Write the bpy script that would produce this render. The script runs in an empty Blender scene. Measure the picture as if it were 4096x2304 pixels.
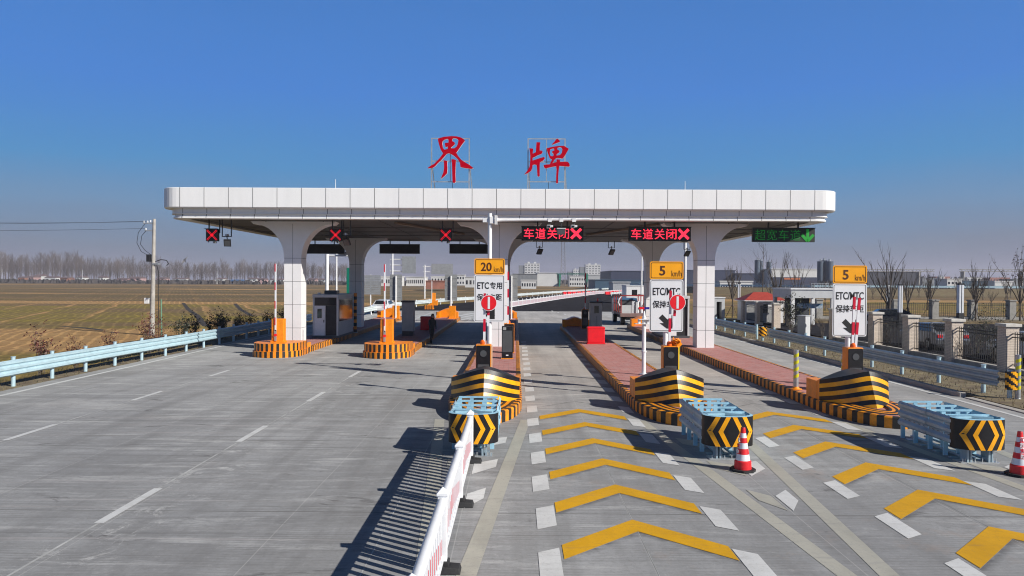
import bpy, math, random
from mathutils import Vector, Matrix
random.seed(7)
R = math.radians
SC = bpy.context.scene
COL = SC.collection

# ------------------------------------------------------------------ camera
F, CX, CY, HC = 2830.0, 2048.0, 1152.0, 3.73
yaw, pitch, roll = -0.0053, -0.0106, 0.0055
fw = Vector((math.sin(yaw) * math.cos(pitch), math.cos(yaw) * math.cos(pitch), math.sin(pitch)))
rt = Vector((1, 0, roll)); rt = (rt - fw * rt.dot(fw)).normalized()
up = rt.cross(fw)
CAM = Vector((0, 0, HC))
cd = bpy.data.cameras.new('camera'); cam = bpy.data.objects.new('camera', cd); COL.objects.link(cam)
cd.sensor_width = 36; cd.lens = 36 * F / 4096; cd.clip_start = 0.2; cd.clip_end = 6000
m = Matrix((rt, up, -fw)).transposed().to_4x4(); m.translation = CAM
cam.matrix_world = m
SC.camera = cam

def ray(px, py): return fw * F + rt * (px - CX) + up * (CY - py)
def G(px, py, z=0.0):
    d = ray(px, py); t = (z - HC) / d.z
    return CAM + d * t
def D(px, py, Y):
    d = ray(px, py); return CAM + d * (Y / d.y)

# ------------------------------------------------------------------ sky, sun, exposure
SUN_EL, SUN_AZ = R(31.0), math.atan2(0.855, -0.52)      # azimuth from +Y towards +X
W = bpy.data.worlds.new('World'); SC.world = W; W.use_nodes = True
nt = W.node_tree; nt.nodes.clear()
N = nt.nodes.new; L = nt.links.new
wo = N('ShaderNodeOutputWorld'); bg = N('ShaderNodeBackground'); sky = N('ShaderNodeTexSky')
sky.sky_type = 'NISHITA'; sky.sun_disc = False; sky.sun_elevation = SUN_EL; sky.sun_rotation = SUN_AZ
sky.altitude = 50; sky.air_density = 1.0; sky.dust_density = 0.6; sky.ozone_density = 3.0
SKY_STR = 0.085
tc = N('ShaderNodeTexCoord'); sp = N('ShaderNodeSeparateXYZ'); L(tc.outputs['Generated'], sp.inputs[0])
cr = N('ShaderNodeValToRGB'); e = cr.color_ramp.elements
e[0].position = 0.0; e[0].color = (1.74, 1.59, 2.4, 1)
e[1].position = 0.37; e[1].color = (0.53, 1.86, 5.2, 1)
for pos, c in ((0.55, (0.22, 0.5, 1.2, 1)), (1.0, (0.12, 0.2, 0.42, 1)), (0.05, (1.53, 1.94, 2.83, 1)), (0.09, (1.28, 2.48, 4.2, 1)), (0.15, (0.66, 2.49, 5.16, 1)), (0.25, (0.59, 2.1, 5.95, 1))):
    q = e.new(pos); q.color = c
mpw = N('ShaderNodeMapping'); mpw.inputs['Scale'].default_value = (1.2, 1.2, 5.0); L(tc.outputs['Generated'], mpw.inputs[0])
nzw = N('ShaderNodeTexNoise'); nzw.inputs['Scale'].default_value = 2.2; nzw.inputs['Detail'].default_value = 5; L(mpw.outputs[0], nzw.inputs[0])
mdw = N('ShaderNodeMath'); mdw.operation = 'MULTIPLY_ADD'; mdw.inputs[1].default_value = 0.07; L(nzw.outputs[0], mdw.inputs[0])
sbw = N('ShaderNodeMath'); sbw.operation = 'SUBTRACT'; sbw.inputs[1].default_value = 0.035; L(sp.outputs[2], sbw.inputs[0]); L(sbw.outputs[0], mdw.inputs[2])
L(mdw.outputs[0], cr.inputs[0])
mx = N('ShaderNodeMixRGB'); mx.inputs[0].default_value = 0.96
L(sky.outputs[0], mx.inputs[1]); L(cr.outputs[0], mx.inputs[2])
L(mx.outputs[0], bg.inputs[0]); bg.inputs[1].default_value = SKY_STR
L(bg.outputs[0], wo.inputs[0])
sd = bpy.data.lights.new('sun', 'SUN'); sd.energy = 5.0; sd.angle = R(0.5); sd.color = (1.0, 0.955, 0.88)
so = bpy.data.objects.new('sun', sd); COL.objects.link(so)
sv = Vector((math.sin(SUN_AZ) * math.cos(SUN_EL), math.cos(SUN_AZ) * math.cos(SUN_EL), math.sin(SUN_EL)))
so.rotation_euler = sv.to_track_quat('Z', 'Y').to_euler(); so.location = (40, -40, 60)
SC.view_settings.view_transform = 'Standard'; SC.view_settings.look = 'None'
SC.view_settings.exposure = 0.35; SC.view_settings.gamma = 1.0
SC.cycles.use_denoising = True; SC.cycles.filter_width = 1.1; SC.cycles.max_bounces = 6; SC.cycles.volume_bounces = 0

# ------------------------------------------------------------------ materials
MT = {}
def mat(name, col, rough=0.6, metal=0.0, var=0.12, scale=2.0, bump=0.0, emit=0.0, detail=5, stretch=(1, 1, 1), spec=0.5, coat=0.0, col2=None, lo=0.35, hi=0.65):
    if name in MT: return MT[name]
    M = bpy.data.materials.new(name); M.use_nodes = True; t = M.node_tree; b = t.nodes['Principled BSDF']
    b.inputs['Roughness'].default_value = rough; b.inputs['Metallic'].default_value = metal
    b.inputs['Specular IOR Level'].default_value = spec; b.inputs['Coat Weight'].default_value = coat
    b.inputs['Base Color'].default_value = (*col, 1)
    if var or bump or col2:
        tc = t.nodes.new('ShaderNodeTexCoord'); mp = t.nodes.new('ShaderNodeMapping'); mp.inputs['Scale'].default_value = stretch
        t.links.new(tc.outputs['Object'], mp.inputs[0])
        n = t.nodes.new('ShaderNodeTexNoise'); n.inputs['Scale'].default_value = scale; n.inputs['Detail'].default_value = detail; n.inputs['Roughness'].default_value = 0.65
        t.links.new(mp.outputs[0], n.inputs[0])
        if var or col2:
            r = t.nodes.new('ShaderNodeValToRGB'); a, c = r.color_ramp.elements
            a.position = lo; c.position = hi
            a.color = (*[x * (1 - var) for x in col], 1); c.color = (*(col2 or [min(1, x * (1 + var)) for x in col]), 1)
            t.links.new(n.outputs[0], r.inputs[0]); t.links.new(r.outputs[0], b.inputs['Base Color'])
        if bump:
            bp = t.nodes.new('ShaderNodeBump'); bp.inputs['Strength'].default_value = bump; bp.inputs['Distance'].default_value = 0.02
            t.links.new(n.outputs[0], bp.inputs['Height']); t.links.new(bp.outputs[0], b.inputs['Normal'])
    if emit:
        b.inputs['Emission Color'].default_value = (*col, 1); b.inputs['Emission Strength'].default_value = emit
    MT[name] = M
    return M

PANEL = mat('white_aluminium_panel', (0.77, 0.765, 0.755), 0.38, var=0.025, scale=1.3, stretch=(2, 2, 0.25))
PANELC = mat('column_panel', (0.76, 0.75, 0.745), 0.4, var=0.04, scale=1.0)
SEAM = mat('panel_seam', (0.09, 0.09, 0.095), 0.8, var=0)
SOFFIT = mat('soffit_metal', (0.085, 0.08, 0.075), 0.6, var=0.25, scale=0.5)
WHITE = mat('white_paint', (0.72, 0.72, 0.72), 0.4, var=0.06, scale=4)
GALV = mat('galvanised_steel', (0.45, 0.47, 0.48), 0.42, metal=0.6, var=0.15, scale=6)
BLUE = mat('pale_blue_rail_paint', (0.42, 0.57, 0.63), 0.38, metal=0.15, var=0.10, scale=3)
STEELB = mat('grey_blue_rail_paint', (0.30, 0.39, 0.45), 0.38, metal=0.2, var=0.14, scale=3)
CUSH = mat('light_blue_cushion_paint', (0.33, 0.57, 0.70), 0.4, metal=0.1, var=0.12, scale=5)
ORANGE = mat('orange_paint', (0.82, 0.25, 0.006), 0.42, var=0.10, scale=5)
YELLOW = mat('kerb_yellow_paint', (0.75, 0.26, 0.008), 0.5, var=0.22, scale=6)
BOWY = mat('bow_yellow_paint', (0.80, 0.35, 0.004), 0.36, var=0.12, scale=4)
BLACK = mat('black_paint', (0.010, 0.010, 0.012), 0.42, var=0.3, scale=6, spec=0.35)
KBLACK = mat('kerb_black_paint', (0.016, 0.015, 0.014), 0.55, var=0.4, scale=8)
RUBBER = mat('black_rubber', (0.016, 0.016, 0.017), 0.75, var=0.3, scale=8)
DARK = mat('dark_metal', (0.02, 0.02, 0.022), 0.5, var=0.3, scale=4)
DGREY = mat('dark_grey_panel', (0.07, 0.075, 0.08), 0.35, var=0.1, scale=3)
GREY = mat('grey_cabinet', (0.30, 0.30, 0.29), 0.5, var=0.08, scale=3)
LGREY = mat('light_grey_panel', (0.50, 0.51, 0.52), 0.45, var=0.06, scale=2)
RED = mat('red_plastic', (0.72, 0.008, 0.016), 0.42, var=0.08, scale=4)
REDL = mat('red_letter_acrylic', (0.40, 0.0, 0.012), 0.7, var=0.05, scale=4, spec=0.05)
REDTAPE = mat('red_reflective_tape', (0.55, 0.004, 0.03), 0.4, var=0.08, scale=8)
FENCEW = mat('white_pvc', (0.72, 0.73, 0.75), 0.38, var=0.05, scale=4)
CONER = mat('cone_red', (0.70, 0.015, 0.02), 0.45, var=0.1, scale=8)
SIGNY = mat('sign_yellow', (0.85, 0.36, 0.008), 0.35, var=0.04, scale=2)
SIGNW = mat('sign_white', (0.70, 0.71, 0.73), 0.35, var=0.03, scale=2)
SIGNK = mat('sign_black', (0.012, 0.012, 0.013), 0.5, var=0)
SIGNB = mat('sign_brown', (0.07, 0.018, 0.003), 0.5, var=0)
SIGNBK = mat('sign_back_aluminium', (0.32, 0.33, 0.34), 0.45, metal=0.3, var=0.12, scale=3)
def paint_mat(name, col, dirt, amount):
    M = bpy.data.materials.new(name); M.use_nodes = True; t = M.node_tree; b = t.nodes['Principled BSDF']; MT[name] = M
    b.inputs['Roughness'].default_value = 0.6; b.inputs['Specular IOR Level'].default_value = 0.25
    def n(ty, **k):
        x = t.nodes.new(ty)
        for a_, v in k.items(): x.inputs[a_].default_value = v
        return x
    P = t.nodes.new('ShaderNodeTexCoord').outputs['Object']; last = None
    for sc, st, lo, hi, c, fac in ((1.1, (1, 0.6, 1), 0.42, 0.68, tuple(x * 0.80 for x in col), 1.0), (3.0, (0.5, 3.5, 1), 0.54, 0.70, dirt, amount), (22.0, (1, 1, 1), 0.56, 0.66, dirt, amount), (0.8, (0.5, 2.2, 1), 0.60, 0.76, (0.14, 0.13, 0.12), amount * 0.9)):
        mp = n('ShaderNodeMapping', Scale=st); t.links.new(P, mp.inputs[0]); nz = n('ShaderNodeTexNoise', Scale=sc, Detail=7.0, Roughness=0.7); t.links.new(mp.outputs[0], nz.inputs[0])
        r = t.nodes.new('ShaderNodeValToRGB'); e0, e1 = r.color_ramp.elements; e0.position = lo; e0.color = (0, 0, 0, 1); e1.position = hi; e1.color = (fac, fac, fac, 1); t.links.new(nz.outputs[0], r.inputs[0])
        mx_ = t.nodes.new('ShaderNodeMixRGB'); t.links.new(r.outputs[0], mx_.inputs[0]); mx_.inputs[2].default_value = (*c, 1)
        if last is None: mx_.inputs[1].default_value = (*col, 1)
        else: t.links.new(last, mx_.inputs[1])
        last = mx_.outputs[0]
    t.links.new(last, b.inputs['Base Color']); return M
PAVE_W = paint_mat('road_paint_white', (0.60, 0.60, 0.59), (0.34, 0.335, 0.32), 0.55)
PAVE_P = paint_mat('road_paint_pale', (0.40, 0.385, 0.33), (0.27, 0.265, 0.25), 0.8)
PAVE_Y = paint_mat('road_paint_yellow', (0.64, 0.335, 0.005), (0.36, 0.21, 0.05), 0.55)
FAINT = mat('road_paint_faint', (0.36, 0.36, 0.35), 0.7, var=0.3, scale=2.0)
GLASS = mat('dark_glass', (0.012, 0.014, 0.016), 0.08, var=0, spec=0.8)
LEDBLK = mat('led_board_black', (0.012, 0.016, 0.013), 0.6, var=0.2, scale=20)
LEDR = mat('led_red', (1.0, 0.03, 0.065), 0.5, var=0, emit=1.2)
LEDX = mat('led_red_dim', (1.0, 0.01, 0.03), 0.5, var=0, emit=0.75)
LEDG = mat('led_green', (0.008, 0.22, 0.02), 0.5, var=0, emit=0.3)
LAMP = mat('orange_lamp', (0.75, 0.12, 0.01), 0.2, var=0)
BARK = mat('bark', (0.11, 0.085, 0.065), 0.9, var=0.35, scale=8)
TWIG = mat('twigs', (0.085, 0.07, 0.06), 0.9, var=0.2, scale=3)
POPLAR = mat('poplar_bark', (0.115, 0.095, 0.088), 0.9, var=0.2, scale=1)
LEAFR = mat('photinia_leaf', (0.075, 0.035, 0.022), 0.55, var=0.5, scale=5, col2=(0.16, 0.045, 0.03))
LEAFG = mat('dark_leaf', (0.022, 0.032, 0.016), 0.6, var=0.5, scale=5, col2=(0.05, 0.06, 0.03))
LEAFB = mat('dry_leaf', (0.09, 0.05, 0.025), 0.8, var=0.4, scale=5)
STONE = mat('cast_stone', (0.55, 0.52, 0.47), 0.8, var=0.12, scale=5)
CONC = mat('plain_concrete', (0.36, 0.34, 0.31), 0.85, var=0.18, scale=3, bump=0.15)
DIRT = mat('verge_soil', (0.17, 0.12, 0.075), 0.95, var=0.4, scale=1.5, bump=0.4, col2=(0.22, 0.18, 0.10))
STRAW = mat('dry_grass', (0.22, 0.145, 0.07), 0.9, var=0.4, scale=0.8, col2=(0.16, 0.13, 0.06))
ROOFR = mat('red_roof_tile', (0.34, 0.045, 0.03), 0.6, var=0.15, scale=3)

def nodes_mat(name, rough=0.8):
    M = bpy.data.materials.new(name); M.use_nodes = True; t = M.node_tree; b = t.nodes['Principled BSDF']
    b.inputs['Roughness'].default_value = rough; b.inputs['Specular IOR Level'].default_value = 0.2
    MT[name] = M
    return M, t, b
class NB:
    """tiny node builder"""
    def __init__(s, t): s.t = t
    def n(s, typ, ins=(), **kw):
        nd = s.t.nodes.new(typ)
        for k, v in kw.items(): setattr(nd, k, v)
        for k, v in dict(ins).items():
            if hasattr(v, 'is_output') or hasattr(v, 'links'): s.t.links.new(v, nd.inputs[k])
            else: nd.inputs[k].default_value = v
        return nd
    def noise(s, vec, scale, detail=5, rough=0.6, stretch=(1, 1, 1), dist=0.0):
        mp = s.n('ShaderNodeMapping', {0: vec, 'Scale': stretch})
        return s.n('ShaderNodeTexNoise', {0: mp.outputs[0], 'Scale': scale, 'Detail': detail, 'Roughness': rough, 'Distortion': dist}).outputs[0]
    def ramp(s, fac, stops):
        r = s.n('ShaderNodeValToRGB', {0: fac}); el = r.color_ramp.elements
        while len(el) < len(stops): el.new(0.5)
        for q, (p, c) in zip(el, stops):
            q.position = p; q.color = (c, c, c, 1) if isinstance(c, (int, float)) else (*c, 1)
        return r.outputs[0]
    def mix(s, fac, a, b, mode='MIX'):
        return s.n('ShaderNodeMixRGB', {0: fac, 1: a if not isinstance(a, tuple) else (*a, 1), 2: b if not isinstance(b, tuple) else (*b, 1)}, blend_type=mode).outputs[0]
    def math(s, op, a, b=0.0, c=0.0):
        return s.n('ShaderNodeMath', {0: a, 1: b, 2: c}, operation=op).outputs[0]

def concrete_mat():
    M, t, b = nodes_mat('road_concrete', 0.75); q = NB(t)
    P = t.nodes.new('ShaderNodeTexCoord').outputs['Object']
    xyz = q.n('ShaderNodeSeparateXYZ', {0: P})
    X, Y = xyz.outputs[0], xyz.outputs[1]
    big = q.noise(P, 0.22, 6, 0.6, (1, 0.7, 1))
    right = q.ramp(X, [(-0.2, 0.75), (1.0, 0.4)])
    streak = q.noise(P, 0.55, 6, 0.7, (0.55, 3.4, 1), 0.4)
    fine = q.noise(P, 14, 6, 0.75)
    tyre = q.noise(P, 0.9, 4, 0.6, (1.6, 0.09, 1))
    col = q.ramp(big, [(0.3, (0.235, 0.236, 0.24)), (0.52, (0.318, 0.32, 0.322)), (0.72, (0.40, 0.402, 0.402))])
    col = q.mix(q.math('MULTIPLY', right, q.ramp(streak, [(0.40, 0.0), (0.52, 0.5), (0.60, 0.0)])), col, (0.16, 0.157, 0.152))
    col = q.mix(q.ramp(streak, [(0.56, 0.0), (0.70, 0.6)]), col, (0.50, 0.495, 0.48))
    col = q.mix(q.ramp(tyre, [(0.46, 0.0), (0.66, 0.42)]), col, (0.16, 0.157, 0.154))
    patch = q.noise(P, 0.34, 7, 0.7, (0.8, 1.3, 1), 0.6)
    col = q.mix(q.ramp(patch, [(0.56, 0.0), (0.66, 0.38)]), col, (0.175, 0.173, 0.17))
    col = q.mix(q.ramp(patch, [(0.30, 0.35), (0.42, 0.0)]), col, (0.50, 0.495, 0.485))
    col = q.mix(q.ramp(fine, [(0.35, 0.35), (0.5, 0.0)]), col, (0.17, 0.165, 0.158))
    col = q.mix(q.ramp(fine, [(0.58, 0.0), (0.75, 0.3)]), col, (0.5, 0.49, 0.47))
    lines = q.noise(P, 1.0, 4, 0.75, (0.05, 4.2, 1))
    speck = q.noise(P, 5.5, 8, 0.85)
    col = q.mix(q.ramp(speck, [(0.30, 0.55), (0.45, 0.0)]), col, (0.15, 0.147, 0.142))
    col = q.mix(q.ramp(speck, [(0.56, 0.0), (0.70, 0.4)]), col, (0.50, 0.49, 0.475))
    col = q.mix(q.math('MULTIPLY', right, q.ramp(lines, [(0.30, 0.8), (0.44, 0.0)])), col, (0.12, 0.117, 0.113))
    col = q.mix(q.math('MULTIPLY', right, q.ramp(lines, [(0.58, 0.0), (0.72, 0.5)])), col, (0.48, 0.435, 0.425))
    # broom grooves across the lanes, broken up by noise
    g = q.math('SINE', q.math('MULTIPLY', q.math('ADD', Y, q.math('MULTIPLY', big, 0.4)), 74.0))
    gm = q.math('MULTIPLY', q.ramp(g, [(0.55, 0.0), (0.95, 0.5)]), q.ramp(q.noise(P, 0.8, 5, 0.7, (0.5, 1.5, 1)), [(0.42, 0.0), (0.62, 0.85)]))
    col = q.mix(gm, col, (0.135, 0.13, 0.125))
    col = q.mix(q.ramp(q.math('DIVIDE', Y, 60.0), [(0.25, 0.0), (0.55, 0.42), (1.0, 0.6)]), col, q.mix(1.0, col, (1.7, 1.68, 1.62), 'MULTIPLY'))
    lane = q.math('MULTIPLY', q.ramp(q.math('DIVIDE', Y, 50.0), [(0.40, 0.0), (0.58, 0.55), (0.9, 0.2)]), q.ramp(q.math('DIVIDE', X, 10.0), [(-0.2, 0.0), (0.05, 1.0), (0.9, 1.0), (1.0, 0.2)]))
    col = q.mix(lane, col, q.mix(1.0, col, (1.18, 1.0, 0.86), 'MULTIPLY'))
    # slab joints: every 5.4 m along, at every lane line across
    jy = q.math('ABSOLUTE', q.math('SUBTRACT', q.math('FRACT', q.math('DIVIDE', q.math('ADD', Y, 2.2), 5.4)), 0.5))
    jx = q.math('ABSOLUTE', q.math('SUBTRACT', q.math('FRACT', q.math('DIVIDE', q.math('ADD', X, 0.85 + 2.675 * 0.5), 2.675)), 0.5))
    j = q.math('LESS_THAN', jy, 0.0034); col = q.mix(q.math('MULTIPLY', q.math('LESS_THAN', jx, 0.0030), 0.35), col, (0.46, 0.45, 0.43))
    col = q.mix(q.math('MULTIPLY', j, 0.6), col, (0.12, 0.115, 0.11))
    # rusty sand stains
    st = q.ramp(q.noise(P, 0.45, 7, 0.7, (1, 1, 1), 0.3), [(0.56, 0.0), (0.72, 0.5)])
    stm = q.math('MULTIPLY', st, q.ramp(X, [(0.0, 0.15), (1.0, 0.9)]))
    col = q.mix(stm, col, (0.34, 0.25, 0.19))
    # grime caught on the downhill side of the raised chevrons, in both lanes
    for x0, off in ((1.84, 7.52), (7.26, 7.33)):
        u = q.math('ABSOLUTE', q.math('SUBTRACT', X, x0)); ye = q.math('SUBTRACT', Y, q.math('MULTIPLY_ADD', u, -0.923, off + 1.08))
        d = q.math('FRACT', q.math('DIVIDE', ye, 1.905))
        mk = q.math('MULTIPLY', q.ramp(d, [(0.90, 0.0), (0.985, 0.8)]), q.math('MULTIPLY', q.math('LESS_THAN', u, 1.2), q.math('LESS_THAN', Y, 22.5)))
        mk = q.math('MULTIPLY', mk, q.ramp(q.noise(P, 1.8, 7, 0.75, (1, 2, 1)), [(0.40, 0.0), (0.56, 0.9)]))
        col = q.mix(mk, col, (0.085, 0.083, 0.08))
    # pale scuffs beside the long dashes, dark rubber where wheels brake
    sc_ = q.ramp(q.noise(P, 0.6, 8, 0.8, (1.6, 1.6, 1), 1.2), [(0.55, 0.0), (0.66, 0.75)])
    nearl = q.ramp(q.math('ABSOLUTE', q.math('ADD', X, 5.9)), [(0.2, 1.0), (1.3, 0.0)])
    col = q.mix(q.math('MULTIPLY', sc_, nearl), col, (0.56, 0.555, 0.54))
    # dark oily smudges
    sm = q.ramp(q.noise(P, 0.75, 8, 0.75, (0.6, 1.5, 1), 0.8), [(0.60, 0.0), (0.68, 0.8)])
    col = q.mix(sm, col, (0.085, 0.08, 0.078))
    t.links.new(col, b.inputs['Base Color'])
    bp = q.n('ShaderNodeBump', {'Strength': 0.25, 'Distance': 0.01, 'Height': q.math('ADD', fine, q.math('MULTIPLY', gm, -0.6))})
    t.links.new(bp.outputs[0], b.inputs['Normal'])
    return M
CONCRETE = concrete_mat()

def field_mat():
    M, t, b = nodes_mat('winter_field', 0.95); q = NB(t)
    P = t.nodes.new('ShaderNodeTexCoord').outputs['Object']
    xyz = q.n('ShaderNodeSeparateXYZ', {0: P}); X, Y = xyz.outputs[0], xyz.outputs[1]
    warp = q.math('MULTIPLY', q.math('SUBTRACT', q.noise(P, 0.012, 5, 0.6), 0.5), 30.0)
    Yw = q.math('ADD', Y, warp)
    big = q.noise(P, 0.035, 7, 0.65, (0.6, 1.4, 1)); fine = q.noise(P, 0.6, 8, 0.75, (0.5, 1.6, 1)); fn2 = q.noise(P, 4.0, 6, 0.8)
    green = q.mix(q.ramp(fine, [(0.36, 0.0), (0.66, 1.0)]), (0.16, 0.138, 0.02), (0.43, 0.31, 0.065))
    brown = q.mix(q.ramp(fine, [(0.35, 0.0), (0.65, 1.0)]), (0.15, 0.095, 0.045), (0.30, 0.20, 0.105))
    tan = q.mix(q.ramp(fine, [(0.35, 0.0), (0.65, 1.0)]), (0.42, 0.23, 0.085), (0.62, 0.38, 0.16))
    col = q.mix(q.ramp(big, [(0.40, 0.0), (0.60, 1.0)]), green, brown)
    # further strips are darker plough land
    far = q.ramp(q.math('DIVIDE', Yw, 400.0), [(0.34, 0.0), (0.40, 0.75)])
    col = q.mix(far, col, brown)
    fz = q.math('FRACT', q.math('DIVIDE', Yw, 46.0))
    col = q.mix(q.math('MULTIPLY', q.math('LESS_THAN', fz, 0.55), q.math('MULTIPLY', far, 0.55)), col, (0.10, 0.095, 0.035))
    # tan tracks: bands across, thin ridges along
    def band(c, w, s=0.9):
        d = q.math('DIVIDE', q.math('ABSOLUTE', q.math('SUBTRACT', Yw, c)), w)
        return q.ramp(q.math('ADD', d, q.math('MULTIPLY', q.math('SUBTRACT', fine, 0.5), 0.9)), [(0.75, s), (1.05, 0.0)])
    brk = q.ramp(q.noise(P, 0.02, 5, 0.6, (0.6, 2.0, 1)), [(0.40, 0.15), (0.58, 1.0)])
    for c, w in ((59, 13), (147, 10), (222, 6), (310, 12), (440, 22)):
        col = q.mix(band(c, w) if c < 160 else q.math('MULTIPLY', band(c, w), brk), col, tan)
    rx = q.math('ADD', X, q.math('MULTIPLY', Y, 0.475))
    rx = q.math('ADD', rx, q.math('MULTIPLY', q.math('SUBTRACT', q.noise(P, 0.08, 4), 0.5), 3.0))
    rg = q.math('ABSOLUTE', q.math('SUBTRACT', q.math('FRACT', q.math('DIVIDE', rx, 8.2)), 0.5))
    rgm = q.ramp(q.math('ADD', rg, q.math('MULTIPLY', q.math('SUBTRACT', fine, 0.5), 0.10)), [(0.05, 0.9), (0.08, 0.0)])
    rgm = q.math('MULTIPLY', rgm, q.math('MULTIPLY', q.ramp(q.math('DIVIDE', Yw, 300.0), [(0.44, 1.0), (0.52, 0.25)]), q.ramp(q.noise(P, 0.05, 3), [(0.40, 0.1), (0.55, 1.0)])))
    col = q.mix(rgm, col, tan)
    # wheat drill rows
    row = q.math('SINE', q.math('MULTIPLY', q.math('ADD', rx, q.math('MULTIPLY', fine, 0.6)), 5.2))
    col = q.mix(q.ramp(row, [(0.4, 0.35), (0.9, 0.0)]), col, (0.05, 0.035, 0.02))
    col = q.mix(q.ramp(fn2, [(0.35, 0.45), (0.5, 0.0)]), col, (0.04, 0.03, 0.018))
    t.links.new(col, b.inputs['Base Color'])
    bp = q.n('ShaderNodeBump', {'Strength': 0.45, 'Distance': 0.25, 'Height': q.math('ADD', fine, fn2)})
    t.links.new(bp.outputs[0], b.inputs['Normal'])
    return M
FIELD = field_mat()

def brick_mat(name, c1, c2, mortar, sx, sy, rough=0.85, axes='XZ', vary=0.3, bump=0.4):
    M, t, b = nodes_mat(name, rough); q = NB(t)
    P = t.nodes.new('ShaderNodeTexCoord').outputs['Object']
    xyz = q.n('ShaderNodeSeparateXYZ', {0: P})
    a = xyz.outputs['XYZ'.index(axes[0])] if axes[0] != 'S' else q.math('ADD', xyz.outputs[0], xyz.outputs[1])
    v = q.n('ShaderNodeCombineXYZ', {0: a, 1: xyz.outputs['XYZ'.index(axes[1])]})
    br = q.n('ShaderNodeTexBrick', {0: v.outputs[0], 'Color1': (*c1, 1), 'Color2': (*c2, 1), 'Mortar': (*mortar, 1), 'Scale': 1.0, 'Mortar Size': 0.008, 'Brick Width': sx, 'Row Height': sy})
    n = q.noise(P, 3.0, 6, 0.7)
    col = q.mix(q.ramp(n, [(0.4, 0.0), (0.7, vary)]), br.outputs[0], (0.45, 0.40, 0.38))
    col = q.mix(q.ramp(n, [(0.3, vary), (0.45, 0.0)]), col, tuple(x * 0.45 for x in c1))
    t.links.new(col, b.inputs['Base Color'])
    bp = q.n('ShaderNodeBump', {'Strength': bump, 'Distance': 0.01, 'Height': q.math('ADD', br.outputs[1], n)}, invert=True)
    t.links.new(bp.outputs[0], b.inputs['Normal'])
    return M
PAVER = brick_mat('pink_paver', (0.47, 0.20, 0.175), (0.40, 0.165, 0.15), (0.24, 0.14, 0.12), 0.4, 0.2, axes='XY', vary=0.35)
PBRICK = brick_mat('cream_brick', (0.72, 0.61, 0.50), (0.64, 0.54, 0.44), (0.40, 0.34, 0.29), 0.25, 0.07, axes='SZ', vary=0.25)
ASPHALT = mat('asphalt', (0.032, 0.032, 0.038), 0.95, var=0.25, scale=0.6, bump=0.1, detail=8, spec=0.0)

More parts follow.
